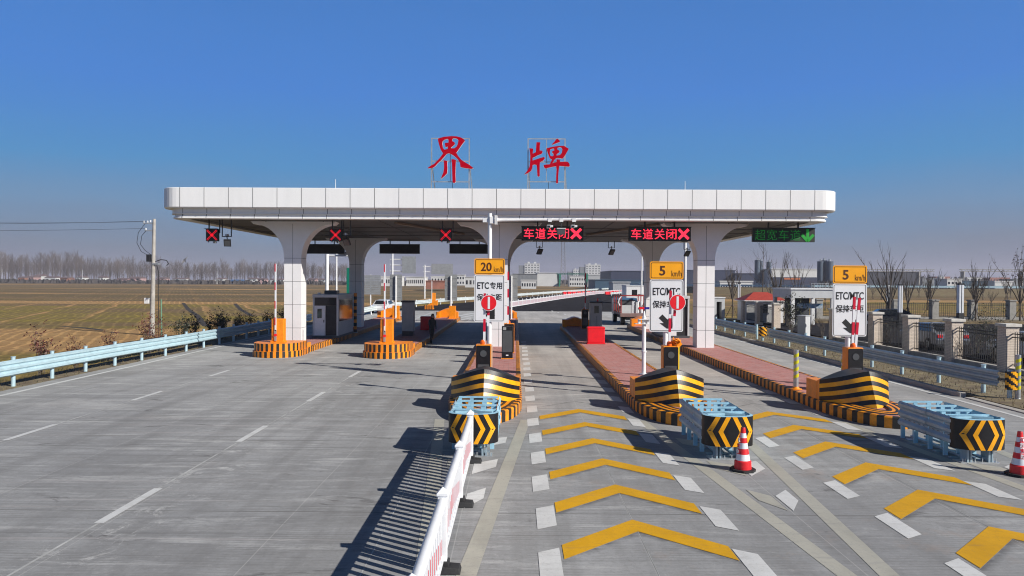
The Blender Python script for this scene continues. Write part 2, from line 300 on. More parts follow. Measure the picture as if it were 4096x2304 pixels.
# ------------------------------------------------------------------ mesh builder
class MB:
    def __init__(s): s.v = []; s.f = []; s.m = []; s.mats = []
    def mi(s, m):
        if m not in s.mats: s.mats.append(m)
        return s.mats.index(m)
    def add(s, vs, fs, m):
        o = len(s.v); k = s.mi(m)
        s.v += [tuple(v) for v in vs]
        for f in fs: s.f.append([i + o for i in f]); s.m.append(k)
        return s
    def box(s, x0, x1, y0, y1, z0, z1, m):
        vs = [(x, y, z) for z in (z0, z1) for y in (y0, y1) for x in (x0, x1)]
        return s.add(vs, [(0, 2, 3, 1), (4, 5, 7, 6), (0, 1, 5, 4), (2, 6, 7, 3), (0, 4, 6, 2), (1, 3, 7, 5)], m)
    def obox(s, c, ax, ay, az, hx, hy, hz, m):
        c = Vector(c); vs = [c + ax * (i * hx) + ay * (j * hy) + az * (k * hz) for k in (-1, 1) for j in (-1, 1) for i in (-1, 1)]
        return s.add(vs, [(0, 2, 3, 1), (4, 5, 7, 6), (0, 1, 5, 4), (2, 6, 7, 3), (0, 4, 6, 2), (1, 3, 7, 5)], m)
    def bar(s, a, b, w, d, m):
        """rectangular bar from a to b"""
        a, b = Vector(a), Vector(b); z = (b - a); l = z.length; z = z / l
        h = Vector((0, 0, 1)) if abs(z.z) < 0.9 else Vector((0, 1, 0))
        x = h.cross(z).normalized(); y = z.cross(x)
        return s.obox((a + b) / 2, x, y, z, w / 2, d / 2, l / 2, m)
    def tube(s, a, b, r0, m, r1=None, n=10, cap=True):
        a, b = Vector(a), Vector(b); r1 = r0 if r1 is None else r1; z = (b - a).normalized()
        h = Vector((0, 0, 1)) if abs(z.z) < 0.9 else Vector((0, 1, 0))
        x = h.cross(z).normalized(); y = z.cross(x)
        vs = []
        for p, r in ((a, r0), (b, r1)):
            for i in range(n):
                t = 2 * math.pi * i / n; vs.append(p + x * (math.cos(t) * r) + y * (math.sin(t) * r))
        fs = [(i, (i + 1) % n, n + (i + 1) % n, n + i) for i in range(n)]
        if cap: fs += [tuple(range(n - 1, -1, -1)), tuple(range(n, 2 * n))]
        return s.add(vs, fs, m)
    def path(s, pts, r, m, n=6):
        for a, b in zip(pts, pts[1:]): s.tube(a, b, r, m, n=n)
        return s
    def lathe(s, prof, m, n=20, c=(0, 0, 0)):
        """prof: list of (r, z, mat|None)"""
        c = Vector(c)
        for (r0, z0, *_), (r1, z1, *mm) in zip(prof, prof[1:]):
            vs = [c + Vector((math.cos(2 * math.pi * i / n) * r, math.sin(2 * math.pi * i / n) * r, z)) for r, z in ((r0, z0), (r1, z1)) for i in range(n)]
            s.add(vs, [(i, (i + 1) % n, n + (i + 1) % n, n + i) for i in range(n)], mm[0] if mm else m)
        return s
    def prism(s, poly, z0, z1, m, mtop=None, mbot=None):
        n = len(poly); vs = [(x, y, z0) for x, y in poly] + [(x, y, z1) for x, y in poly]
        s.add(vs, [(i, (i + 1) % n, n + (i + 1) % n, n + i) for i in range(n)], m)
        s.add([(x, y, z1) for x, y in poly], [tuple(range(n))], mtop or m)
        return s.add([(x, y, z0) for x, y in poly], [tuple(range(n - 1, -1, -1))], mbot or m)
    def xz(s, poly, y0, y1, m):
        """outline in X-Z (counter-clockwise seen from -Y), y0 front, y1 back"""
        n = len(poly); vs = [(x, y0, z) for x, z in poly] + [(x, y1, z) for x, z in poly]
        return s.add(vs, [tuple(range(n)), tuple(range(2 * n - 1, n - 1, -1))] + [(i, n + i, n + (i + 1) % n, (i + 1) % n) for i in range(n)], m)
    def build(s, name, parent=None, loc=None, smooth=False, bevel=0.0, segs=2):
        me = bpy.data.meshes.new(name); me.from_pydata(s.v, [], s.f)
        for m in s.mats: me.materials.append(m)
        me.polygons.foreach_set('material_index', s.m); me.update()
        if smooth: me.shade_smooth(); me.set_sharp_from_angle(angle=R(38))
        o = bpy.data.objects.new(name, me); COL.objects.link(o)
        if parent: o.parent = parent
        if loc: o.location = loc
        if bevel:
            b = o.modifiers.new('bevel', 'BEVEL'); b.width = bevel; b.segments = segs; b.limit_method = 'ANGLE'; b.angle_limit = R(40)
        return o
def tag(o, label=None, cat=None, group=None, kind=None):
    for k, v in (('label', label), ('category', cat), ('group', group), ('kind', kind)):
        if v: o[k] = v
    return o
def thing(name, label, cat, loc=(0, 0, 0), rz=0.0, group=None):
    o = bpy.data.objects.new(name, None); COL.objects.link(o); o.location = loc; o.rotation_euler.z = rz; o.empty_display_size = 0.3
    return tag(o, label, cat, group)
KIDS = {}
def copy_tree(o, parent=None):
    c = o.copy(); COL.objects.link(c)
    if parent: c.parent = parent
    for ch in list(o.children): copy_tree(ch, c)
    return c
def dup(o, loc, rz=None, label=None, scale=None, group=None):
    c = copy_tree(o); c.location = loc
    if rz is not None: c.rotation_euler.z = rz
    if scale: c.scale = scale if isinstance(scale, tuple) else (scale,) * 3
    if label: c['label'] = label
    if group: c['group'] = group
    return c
def rrect(w, h, r, n=5, cx=0, cz=0):
    out = []
    for sx, sz, a0 in ((1, -1, -90), (1, 1, 0), (-1, 1, 90), (-1, -1, 180)):
        for i in range(n + 1):
            a = R(a0 + 90 * i / n); out.append((cx + sx * (w / 2 - r) + math.cos(a) * r, cz + sz * (h / 2 - r) + math.sin(a) * r))
    return out
def ring(mb, outer, inner, y0, y1, m):
    n = len(outer); vs = [(x, y, z) for y in (y0, y1) for P in (outer, inner) for x, z in P]
    fs = []
    for i in range(n):
        j = (i + 1) % n
        fs += [(i, j, n + j, n + i), (2 * n + i, 3 * n + i, 3 * n + j, 2 * n + j), (i, 2 * n + i, 2 * n + j, j), (n + i, n + j, 3 * n + j, 3 * n + i)]
    return mb.add(vs, fs, m)
def text_mesh(mb, body, cx, cz, w, h, y, m, bold=0.0, depth=0.006):
    """lettering facing -Y, fitted into a w x h box centred on (cx, cz)"""
    c = bpy.data.curves.new('lettering', 'FONT'); c.body = body; c.offset = bold; c.extrude = 0.02; c.resolution_u = 3
    o = bpy.data.objects.new('lettering', c); COL.objects.link(o)
    dg = bpy.context.evaluated_depsgraph_get(); me = bpy.data.meshes.new_from_object(o.evaluated_get(dg))
    vs = [v.co.copy() for v in me.vertices]
    x0, x1 = min(v.x for v in vs), max(v.x for v in vs); y0, y1 = min(v.y for v in vs), max(v.y for v in vs)
    sx = w / (x1 - x0); sy = h / (y1 - y0)
    out = [(cx + (v.x - (x0 + x1) / 2) * sx, y - depth * (1 if v.z > 0 else 0), cz + (v.y - (y0 + y1) / 2) * sy) for v in vs]
    mb.add(out, [tuple(p.vertices) for p in me.polygons], m)
    bpy.data.objects.remove(o); bpy.data.curves.remove(c); bpy.data.meshes.remove(me)
    return mb
def structure(o): return tag(o, kind='structure')

# ------------------------------------------------------------------ ground, road, markings
PITCH = 5.37
XC = -0.87                         # centre line of the middle island
ISX = {'L1': XC - 2 * PITCH, 'L2': XC - PITCH, 'C': XC, 'R2': XC + PITCH, 'R3': XC + 2 * PITCH}
XL, XR = -16.9, 14.55              # edges of the plaza
mb = MB(); gx = (-2900, -60, -23.5, -19.2, 2900); gy = (-60, 150, 420, 2900)
gz = lambda x, y: -0.16 if x > -20 else {-60: -1.35, 150: -1.35, 420: -0.4, 2900: -0.16}[y]
mb.add([(x, y, gz(x, y)) for y in gy for x in gx], [(j * 5 + i, j * 5 + i + 1, j * 5 + i + 6, j * 5 + i + 5) for j in range(3) for i in range(4)], FIELD)
def field_z(y): return -1.35 if y < 150 else (-1.35 + 0.95 * (y - 150) / 270 if y < 420 else -0.4)
structure(mb.build('ground'))
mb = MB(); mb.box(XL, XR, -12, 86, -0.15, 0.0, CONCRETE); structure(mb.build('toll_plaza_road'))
# asphalt ramp beyond, bending to the right
ramp_l = [(-15.2, 86), (-14.9, 96), (-10.5, 112), (-6.5, 124), (2, 158), (13.5, 199), (32, 268), (54, 340), (120, 470), (300, 700)]
ramp_r = [(15.5, 86), (16.0, 96), (17.5, 112), (19.5, 124), (26, 158), (37, 199), (55, 258), (78, 318), (150, 430), (340, 640)]
mb = MB()
for (a, b), (c, d) in zip(zip(ramp_l, ramp_r), list(zip(ramp_l, ramp_r))[1:]):
    mb.add([(*a, 0.004), (*b, 0.004), (*d, 0.004), (*c, 0.004)], [(0, 1, 2, 3)], ASPHALT)
structure(mb.build('ramp_road'))
def sheet(mb, pts, z, m): mb.add([(x, y, z) for x, y in pts], [tuple(range(len(pts)))], m)
def quad(mb, x0, x1, y0, y1, m, z=0.006): sheet(mb, [(x0, y0), (x1, y0), (x1, y1), (x0, y1)], z, m)
# yellow chevrons
mb = MB()
for lane, x0 in enumerate((1.84, 1.84 + 5.42)):
    for k in range(1, 8):
        ya = 7.52 + k * 1.905
        if ya > 20: continue
        if lane == 1: ya += -0.19
        h, th, rise = 1.17, 0.52, 1.08
        sheet(mb, [(x0 - h, ya), (x0, ya + rise), (x0, ya + rise + th), (x0 - h, ya + th)], 0.006, PAVE_Y)
        sheet(mb, [(x0, ya + rise), (x0 + h, ya), (x0 + h, ya + th), (x0, ya + rise + th)], 0.006, PAVE_Y)
structure(mb.build('chevron_markings'))
# short dashes along the toll lanes
mb = MB()
for xa, sk in ((0.34, 0.0), (3.05, 0.0), (5.72, 0.0), (8.43, 0.0)):
    for k in range(20):
        y0 = 6.82 + k * 1.87 - (0.27 if xa > 4 else 0); y1 = y0 + 0.97; sl = 0.18 if xa in (0.34, 5.72) else -0.19
        s = random.uniform(-0.02, 0.02)
        sheet(mb, [(xa + s, y0 + max(0, -sl)), (xa + 0.30 + s, y0 + max(0, sl)), (xa + 0.30 + s, y1 + max(0, sl)), (xa + s, y1 + max(0, -sl))], 0.006, PAVE_W)
structure(mb.build('lane_dash_markings'))
# long dashes and edge lines of the left lanes
mb = MB()
for xl in (-6.33, -11.7):
    for k in range(-2, 4):
        y0 = 10.7 + k * 5.42
        quad(mb, xl - 0.075, xl + 0.075, y0, y0 + 1.8, PAVE_W)
quad(mb, XL + 0.55, XL + 0.73, -10, 85, PAVE_W)
quad(mb, XR - 0.55, XR - 0.40, -10, 85, PAVE_W)
structure(mb.build('lane_line_markings'))
mb = MB()
for xl in (-6.33, -11.7):
    quad(mb, xl - 0.02, xl + 0.02, -8, 32, FAINT, 0.003)
quad(mb, 1.835, 1.845, 5, 20, FAINT, 0.003); quad(mb, 7.255, 7.265, 5, 20, FAINT, 0.003)
quad(mb, -1.95, -1.93, 4, 18, FAINT, 0.003)
structure(mb.build('joint_lines'))
# gore markings in front of the three islands
mb = MB()
for key in ('C', 'R2', 'R3'):
    x = ISX[key]
    for s in (-1, 1):
        A, B = (x + s * 1.02, 18.9), (x + s * 0.02, 7.6)
        wv = 0.26
        sheet(mb, [(B[0], B[1] - 0.6 + 0.6), (B[0] + s * wv, B[1]), (A[0] + s * wv, A[1]), A][::s], 0.004, PAVE_P)
        for k, yb in enumerate((12.05, 14.1, 16.2)):
            xe = (yb - 7.6) / (18.9 - 7.6) * 1.0
            sheet(mb, [(x + s * 0.04, yb - 0.55), (x + s * (xe * 0.86), yb), (x + s * (xe * 0.9), yb + 0.62), (x + s * 0.04, yb + 0.25)][::s], 0.006, PAVE_W if s > 0 else PAVE_P)
structure(mb.build('gore_markings'))
# far lane markings on the plaza behind the toll lanes and the ramp
mb = MB()
for xl in (-14.2, -8.9, -3.5):
    for k in range(14):
        y0 = 63 + k * 1.7
        sheet(mb, [(xl - 0.9, y0), (xl - 0.5, y0), (xl - 0.5, y0 + 0.8), (xl - 0.9, y0 + 0.8)], 0.006, PAVE_W)
for k in range(5):
    sheet(mb, [(-7.6 + k * 1.1, 66), (-7.2 + k * 1.1, 66), (-4.2 + k * 1.1, 82), (-4.6 + k * 1.1, 82)], 0.006, PAVE_W)
for k in range(5):
    y0 = 70 + k * 4.0; quad(mb, 6.4 + k * -0.5, 6.6 + k * -0.5, y0, y0 + 1.8, PAVE_W)
quad(mb, -14.0, 12.0, 84.0, 84.3, PAVE_W)
structure(mb.build('far_road_markings'))
# verge and kerb strips
mb = MB(); mb.box(XL - 1.5, XL - 0.004, -12, 86, -0.158, -0.03, DIRT); structure(mb.build('left_verge'))
mb = MB()
mb.box(XR + 0.004, XR + 0.22, 23.2, 86, -0.15, 0.14, CONC); mb.box(XR + 0.004, XR + 0.3, -12, 23.0, -0.15, 0.03, CONC)
structure(mb.build('right_kerb', bevel=0.02))
mb = MB(); mb.box(XR + 0.306, 20.2, 8, 86, -0.158, 0.05, DIRT); structure(mb.build('right_verge'))
mb = MB(); mb.box(20.9, 60, 14, 64, -0.158, 0.03, ASPHALT); structure(mb.build('service_yard_road'))
mb = MB(); mb.box(20.3, 90, 66, 69.5, -0.15, 0.16, DIRT); structure(mb.build('planting_strip'))

# ------------------------------------------------------------------ toll islands
def offset_in(pts, d):
    n = len(pts); out = []
    for i in range(n):
        a, b, c = Vector(pts[i - 1]), Vector(pts[i]), Vector(pts[(i + 1) % n])
        t = ((b - a).normalized() + (c - b).normalized()).normalized(); nrm = Vector((-t.y, t.x))
        out.append(tuple(b + nrm * d))
    return out
def resample(pts, step):
    out = []
    n = len(pts)
    for i in range(n):
        a, b = Vector(pts[i]), Vector(pts[(i + 1) % n]); l = (b - a).length; k = max(1, round(l / step))
        for j in range(k): out.append(tuple(a.lerp(b, j / k)))
    return out
def arc_len(curve):
    return sum((Vector(a) - Vector(b)).length for a, b in zip(curve, curve[1:]))
def even(curve, step):
    L_ = arc_len(curve); k = max(2, round(L_ / step)); out = []; tgt = 0; acc = 0; i = 0
    for j in range(k):
        tgt = L_ * j / k
        while i < len(curve) - 2 and acc + (Vector(curve[i + 1]) - Vector(curve[i])).length < tgt:
            acc += (Vector(curve[i + 1]) - Vector(curve[i])).length; i += 1
        a, b = Vector(curve[i]), Vector(curve[i + 1]); out.append(tuple(a.lerp(b, (tgt - acc) / max(1e-6, (b - a).length))))
    return out
HW = 1.07
ZI = 0.30
def island(key, y_front, y_nose, y_back, label, style):
    x = ISX[key]; t = thing('toll_island', label, 'traffic island', (x, 0, 0), group='raised toll islands')
    # outline, counter-clockwise; starts at right side going back
    nose = [(-HW + 0.0, y_nose)] + [(HW * math.sin(R(a)), y_nose - (y_nose - y_front) * math.cos(R(a))) for a in range(-84, 85, 6)] + [(HW, y_nose)]
    back = [(HW * math.cos(R(a)), y_back + 0.7 * math.sin(R(a))) for a in range(0, 181, 12)]
    st = 0.17 if style != 'nose' else 0.19
    curve = nose + back[0:] + [nose[0]]
    pts = even(curve, st)
    if len(pts) % 2: pts = even(curve, arc_len(curve) / (len(pts) + 1.001))
    inn = offset_in(pts, 0.16)
    n = len(pts); mb = MB()
    for i in range(n):
        j = (i + 1) % n; m = YELLOW if i % 2 else KBLACK
        (ax, ay), (bx, by) = pts[i], pts[j]; (cx, cy), (dx, dy) = inn[j], inn[i]
        e = 0.03
        ox, oy = ax + (dx - ax) * e / 0.16, ay + (dy - ay) * e / 0.16; px, py = bx + (cx - bx) * e / 0.16, by + (cy - by) * e / 0.16
        mb.add([(ax, ay, 0), (bx, by, 0), (bx, by, ZI - e), (ax, ay, ZI - e), (ox, oy, ZI), (px, py, ZI), (cx, cy, ZI), (dx, dy, ZI)],
               [(0, 1, 2, 3), (3, 2, 5, 4), (4, 5, 6, 7)], m)
    mb.build('kerb', t)
    mb = MB(); mb.add([(a, b, ZI - 0.008) for a, b in inn], [tuple(range(n))], PAVER); mb.build('paving', t)
    return t
ISL = {}
ISL['C'] = island('C', 18.15, 20.9, 66.4, 'middle toll island under the 20 km/h sign, with a striped boat-shaped bow', 'nose')
ISL['R2'] = island('R2', 18.1, 20.9, 54.5, 'toll island with the red plastic box standing on its pink paving', 'nose')
ISL['R3'] = island('R3', 18.0, 20.9, 56.0, 'toll island beside the wide lane, with a striped bow and a steel bollard', 'nose')
ISL['L1'] = island('L1', 33.6, 34.7, 66.4, 'toll island carrying the staffed white booth, next to the field side lane', 'block')
ISL['L2'] = island('L2', 33.5, 34.6, 66.4, 'toll island carrying the tall grey cabinet and a dark red box', 'block')

def bow(t, y0=19.3, w=1.0, ztop=1.25, flip=1, plain=False):
    """boat-shaped crash bow with arched stripes; y0 = foot of the ridge"""
    NU, P = 20, 0.122
    xs = [w * (i / NU) for i in range(-NU, NU + 1)]
    def topz(x): return ztop - 0.36 * abs(x / w) ** 1.35
    def yy(x, z): return y0 + 0.72 * abs(x / w) + 0.63 * abs(x / w) ** 3 + 0.46 * (z - ZI) / (ztop - ZI) * (1 - abs(x / w)) ** 0.8
    mb = MB(); nb = 9
    for i in range(2 * NU):
        xa, xb = xs[i], xs[i + 1]
        for k in range(nb):
            m = (BOWY if k % 2 else BLACK) if not plain else ORANGE
            za = [max(ZI - 0.01, topz(x) - P * k) for x in (xa, xb)]; zb = [max(ZI - 0.01, topz(x) - P * (k + 1)) if k < nb - 1 else ZI - 0.01 for x in (xa, xb)]
            if za[0] <= ZI and za[1] <= ZI: continue
            mb.add([(xa, yy(xa, zb[0]) * 1, zb[0]), (xb, yy(xb, zb[1]), zb[1]), (xb, yy(xb, za[1]), za[1]), (xa, yy(xa, za[0]), za[0])], [(0, 1, 2, 3)], m)
    yb = y0 + 2.05
    m0 = BLACK if not plain else ORANGE
    for i in range(2 * NU):      # deck falling to the rear
        xa, xb = xs[i], xs[i + 1]
        mb.add([(xa, yy(xa, topz(xa)), topz(xa)), (xb, yy(xb, topz(xb)), topz(xb)), (xb, y0 + 1.5, topz(xb) - 0.04), (xa, y0 + 1.5, topz(xa) - 0.04)], [(0, 1, 2, 3)], m0)
        mb.add([(xb, y0 + 1.5, ZI), (xa, y0 + 1.5, ZI), (xa, y0 + 1.5, topz(xa) - 0.04), (xb, y0 + 1.5, topz(xb) - 0.04)], [(0, 1, 2, 3)], ORANGE)
    for s in (-1, 1):
        mb.add([(s * w, y0 + 1.35, ZI), (s * w, y0 + 1.5, ZI), (s * w, y0 + 1.5, topz(w) - 0.04), (s * w, y0 + 1.35, topz(w))], [(0, 1, 2, 3)], ORANGE)
        x0, x1 = sorted((s * (w - 0.30), s * (w + 0.01)))
        mb.box(x0, x1, y0 + 1.51, y0 + 2.25, ZI - 0.01, 0.83, ORANGE)
    o = mb.build('crash_bow', t)
    if flip < 0: o.rotation_euler.z = math.pi
    return o
def apron(t):
    """striped sloping plate between kerb nose and bow"""
    mb = MB(); cur = lambda k: [((HW - 0.17 - k) * math.sin(R(a)), 20.9 - (2.72 - 0.17 - k * 1.0) * math.cos(R(a))) for a in range(-88, 89, 8)]
    for k in range(5):
        A, B = cur(k * 0.095), cur((k + 1) * 0.095); m = KBLACK if k % 2 == 0 else YELLOW
        za, zb = ZI + 0.004 + k * 0.006, ZI + 0.004 + (k + 1) * 0.006
        for i in range(len(A) - 1): mb.add([(*A[i], za), (*A[i + 1], za), (*B[i + 1], zb), (*B[i], zb)], [(0, 1, 2, 3)], m)
    mb.build('nose_plate', t)
for k in ('C', 'R2', 'R3'): bow(ISL[k]); apron(ISL[k])
def end_block(t, y0):
    """two-tier rounded striped block at the exit end"""
    def prof(w, f, ys, ye):
        return [(-w, ye), ] + [(w * math.sin(R(a)), ys - (ys - f) * math.cos(R(a))) for a in range(-90, 91, 6)] + [(w, ye)]
    mb = MB()
    for w, f, z0, z1, ye in ((HW + 0.10, y0, 0.0, 0.29, y0 + 2.3), (HW + 0.04, y0 + 0.12, 0.29, 0.66, y0 + 2.2)):
        cu = prof(w, f, y0 + 1.15, ye); pts = even(cu, arc_len(cu) / 84.001) + [cu[-1]]
        for i in range(len(pts) - 1):
            m = KBLACK if (i // 2) % 2 else ORANGE
            a, b = pts[i], pts[i + 1]
            mb.add([(*a, z0), (*b, z0), (*b, z1), (*a, z1)], [(0, 1, 2, 3)], m)
        mb.add([(x, y, z1) for x, y in pts], [tuple(range(len(pts)))], ORANGE)
        mb.add([(pts[0][0], ye, z0), (pts[-1][0], ye, z0), (pts[-1][0], ye, z1), (pts[0][0], ye, z1)], [(3, 2, 1, 0)], ORANGE)
    for i in range(5):
        mb.box(0.55 + i * 0.11, 0.66 + i * 0.11, y0 + 2.2, y0 + 2.9, ZI - 0.01, 0.52, KBLACK if i % 2 else ORANGE)
    mb.build('end_block', t)
end_block(ISL['L1'], 33.35); end_block(ISL['L2'], 33.25)
# rear bows of the entry islands
for k in ('L1', 'L2', 'C'): bow(ISL[k], y0=-66.6, w=0.98, ztop=1.15, flip=-1, plain=True)
for k, yb in (('R2', -55.0), ('R3', -56.4)): bow(ISL[k], y0=yb, w=0.98, ztop=1.0, flip=-1, plain=True)

# ------------------------------------------------------------------ canopy
ZS = 6.72; YC1, YC2 = 37.2, 51.6
cx0, cx1, cy0, cy1 = -17.56, 15.84, 34.5, 55.2
canopy = thing('toll_canopy', 'long white panelled toll canopy spanning all lanes on mushroom-shaped columns', 'canopy', (0, 0, 0))
def loop(x0, x1, y0, y1, r, n=8):
    out = []
    for sx, sy, a0 in ((1, -1, -90), (1, 1, 0), (-1, 1, 90), (-1, -1, 180)):
        X = x1 if sx > 0 else x0; Y = y1 if sy > 0 else y0
        for i in range(n + 1):
            a = R(a0 + 90 * i / n); out.append((X - sx * r + math.cos(a) * r, Y - sy * r + math.sin(a) * r))
    return out
def wall(mb, A, za, B, zb, m):
    n = len(A)
    for i in range(n):
        j = (i + 1) % n; mb.add([(*A[i], za), (*A[j], za), (*B[j], zb), (*B[i], zb)], [(0, 1, 2, 3)], m)
def cseams(mb, off, z0, z1, phase=0.0):
    step = 1.19
    k = math.ceil((cx0 + 1.0 - phase) / step)
    while phase + k * step < cx1 - 0.9:
        x = phase + k * step; mb.box(x - 0.012, x + 0.012, cy0 + off - 0.004, cy0 + off + 0.02, z0, z1, SEAM); k += 1
    y = cy0 + 1.2
    while y < cy1 - 1: 
        mb.box(cx0 + off - 0.004, cx0 + off + 0.02, y - 0.012, y + 0.012, z0, z1, SEAM); mb.box(cx1 - off - 0.02, cx1 - off + 0.004, y - 0.012, y + 0.012, z0, z1, SEAM); y += 1.19
def ins(d, r): return loop(cx0 + d, cx1 - d, cy0 + d, cy1 - d, max(0.25, r - d * 0.5))
ZT, Z1, Z2, Z3 = 8.20, 7.20, 6.93, 6.72
mb = MB()
wall(mb, ins(0.0, 0.95), Z1 + 0.05, ins(0.0, 0.95), ZT - 0.03, PANEL); wall(mb, ins(0.05, 0.95), Z1, ins(0.0, 0.95), Z1 + 0.05, PANEL)
wall(mb, ins(0.0, 0.95), ZT - 0.03, ins(0.04, 0.95), ZT, PANEL)
wall(mb, ins(0.04, 0.95), ZT, ins(0.35, 0.95), ZT, PANEL); wall(mb, ins(0.35, 0.95), ZT, ins(0.35, 0.95), ZT - 0.5, PANEL)
wall(mb, ins(0.32, 0.95), Z1, ins(0.05, 0.95), Z1, PANEL)
cseams(mb, 0.0, Z1 + 0.01, ZT - 0.01, 0.23)
mb.build('fascia', canopy, smooth=True)
mb = MB()
wall(mb, ins(0.32, 0.95), Z2 + 0.03, ins(0.32, 0.95), Z1, PANEL); wall(mb, ins(0.30, 0.95), Z2, ins(0.29, 0.95), Z2 + 0.03, PANEL)
wall(mb, ins(0.62, 0.95), Z2, ins(0.30, 0.95), Z2, PANEL); cseams(mb, 0.32, Z2, Z1, 0.23)
mb.build('upper_band', canopy, smooth=True)
mb = MB()
wall(mb, ins(0.40, 0.95), Z3 + 0.10, ins(0.43, 0.95), Z2, PANEL); wall(mb, ins(0.36, 0.95), Z3 + 0.005, ins(0.36, 0.95), Z3 + 0.085, PANEL); wall(mb, ins(0.36, 0.95), Z3 + 0.085, ins(0.40, 0.95), Z3 + 0.10, PANEL)
wall(mb, ins(1.02, 0.95), Z3 + 0.005, ins(0.36, 0.95), Z3 + 0.005, PANEL); cseams(mb, 0.36, Z3, Z3 + 0.09, 0.17); cseams(mb, 0.405, Z3 + 0.1, Z2, 0.17)
mb.build('lower_band', canopy, smooth=True)
mb = MB(); p = ins(1.02, 0.95); mb.add([(x, y, Z3 + 0.03) for x, y in p], [tuple(range(len(p)))[::-1]], SOFFIT)
for yb in (40.8, 44.4, 48.0): mb.box(cx0 + 1.3, cx1 - 1.3, yb - 0.02, yb + 0.02, Z3 + 0.0, Z3 + 0.028, SEAM)
for xb in range(-16, 15, 3): mb.box(xb - 0.015, xb + 0.015, cy0 + 1.3, cy1 - 1.3, Z3 + 0.004, Z3 + 0.028, SEAM)
mb.build('soffit', canopy)
mb = MB(); p = ins(0.30, 0.95); mb.add([(x, y, ZT - 0.42) for x, y in p], [tuple(range(len(p)))], LGREY); mb.build('roof', canopy)
def column(x, y):
    hw = 0.445; zf = 4.80; fl = 1.62; top = ZS
    prof = []
    for i in range(13):
        a = R(90 * i / 12); prof.append((hw + fl * (1 - math.cos(a)) , zf + (top - 0.12 - zf) * math.sin(a)))
    prof.append((hw + fl + 0.15, top + 0.02))
    outl = [(-hw, ZI - 0.02), (hw, ZI - 0.02)] + prof + [(-a, b) for a, b in prof[::-1]]
    mb = MB()
    n = len(outl); y0, y1 = -hw, hw
    vs = [(a, y0, b) for a, b in outl] + [(a, y1, b) for a, b in outl]
    fs = []
    # front/back as strips so that the concave outline stays clean
    k = len(prof)
    for i in range(k - 1):
        r0, r1, l0, l1 = 2 + i, 3 + i, n - 1 - i, n - 2 - i
        fs += [(l0, r0, r1, l1), (n + r0, n + l0, n + l1, n + r1)]
    fs += [(0, 1, 2, n - 1), (n + 1, n, 2 * n - 1, n + 2)]
    fs += [(i, n + i, n + (i + 1) % n, (i + 1) % n) for i in range(n)]
    mb.add(vs, fs, PANELC)
    for zz in (1.20, 2.41, 3.62, 4.83):
        ring(mb, [(-hw - 0.002, 0)], [(0, 0)], 0, 0, SEAM) if False else None
        mb.box(-hw - 0.003, hw + 0.003, -hw - 0.003, -hw + 0.01, zz - 0.009, zz + 0.009, SEAM)
        for s in (-1, 1): mb.box(s * hw - 0.003, s * hw + 0.003, -hw, hw, zz - 0.009, zz + 0.009, SEAM)
    mb.box(-0.009, 0.009, -hw - 0.003, -hw + 0.01, ZI, top - 0.1, SEAM)
    o = mb.build('column', canopy, (x, y, 0)); return o
for key in ('L1', 'C', 'R3'): column(ISX[key] + 0.0, YC1)
for key in ('L1', 'C', 'R3'): column(ISX[key], YC2)
c2 = column(ISX['R2'] - 1e9 if False else ISX['R2'], YC2) if False else None
for xr in (ISX['L1'] + 2.2,): pass
# lightning rods
lr = thing('lightning_rod', 'thin white lightning rod on the canopy roof, left of the red characters', 'lightning rod', (D(1342, 760, 36).x, 36, ZT - 0.42))
MB().tube((0, 0, 0.42), (0, 0, 1.05), 0.02, WHITE, 0.012, n=6).build('rod', lr); MB().box(-0.08, 0.08, -0.08, 0.08, 0, 0.44, GALV).build('base', lr)
dup(lr, (D(2740, 760, 36).x, 36, ZT - 0.42), label='thin white lightning rod on the canopy roof, right of the red characters')

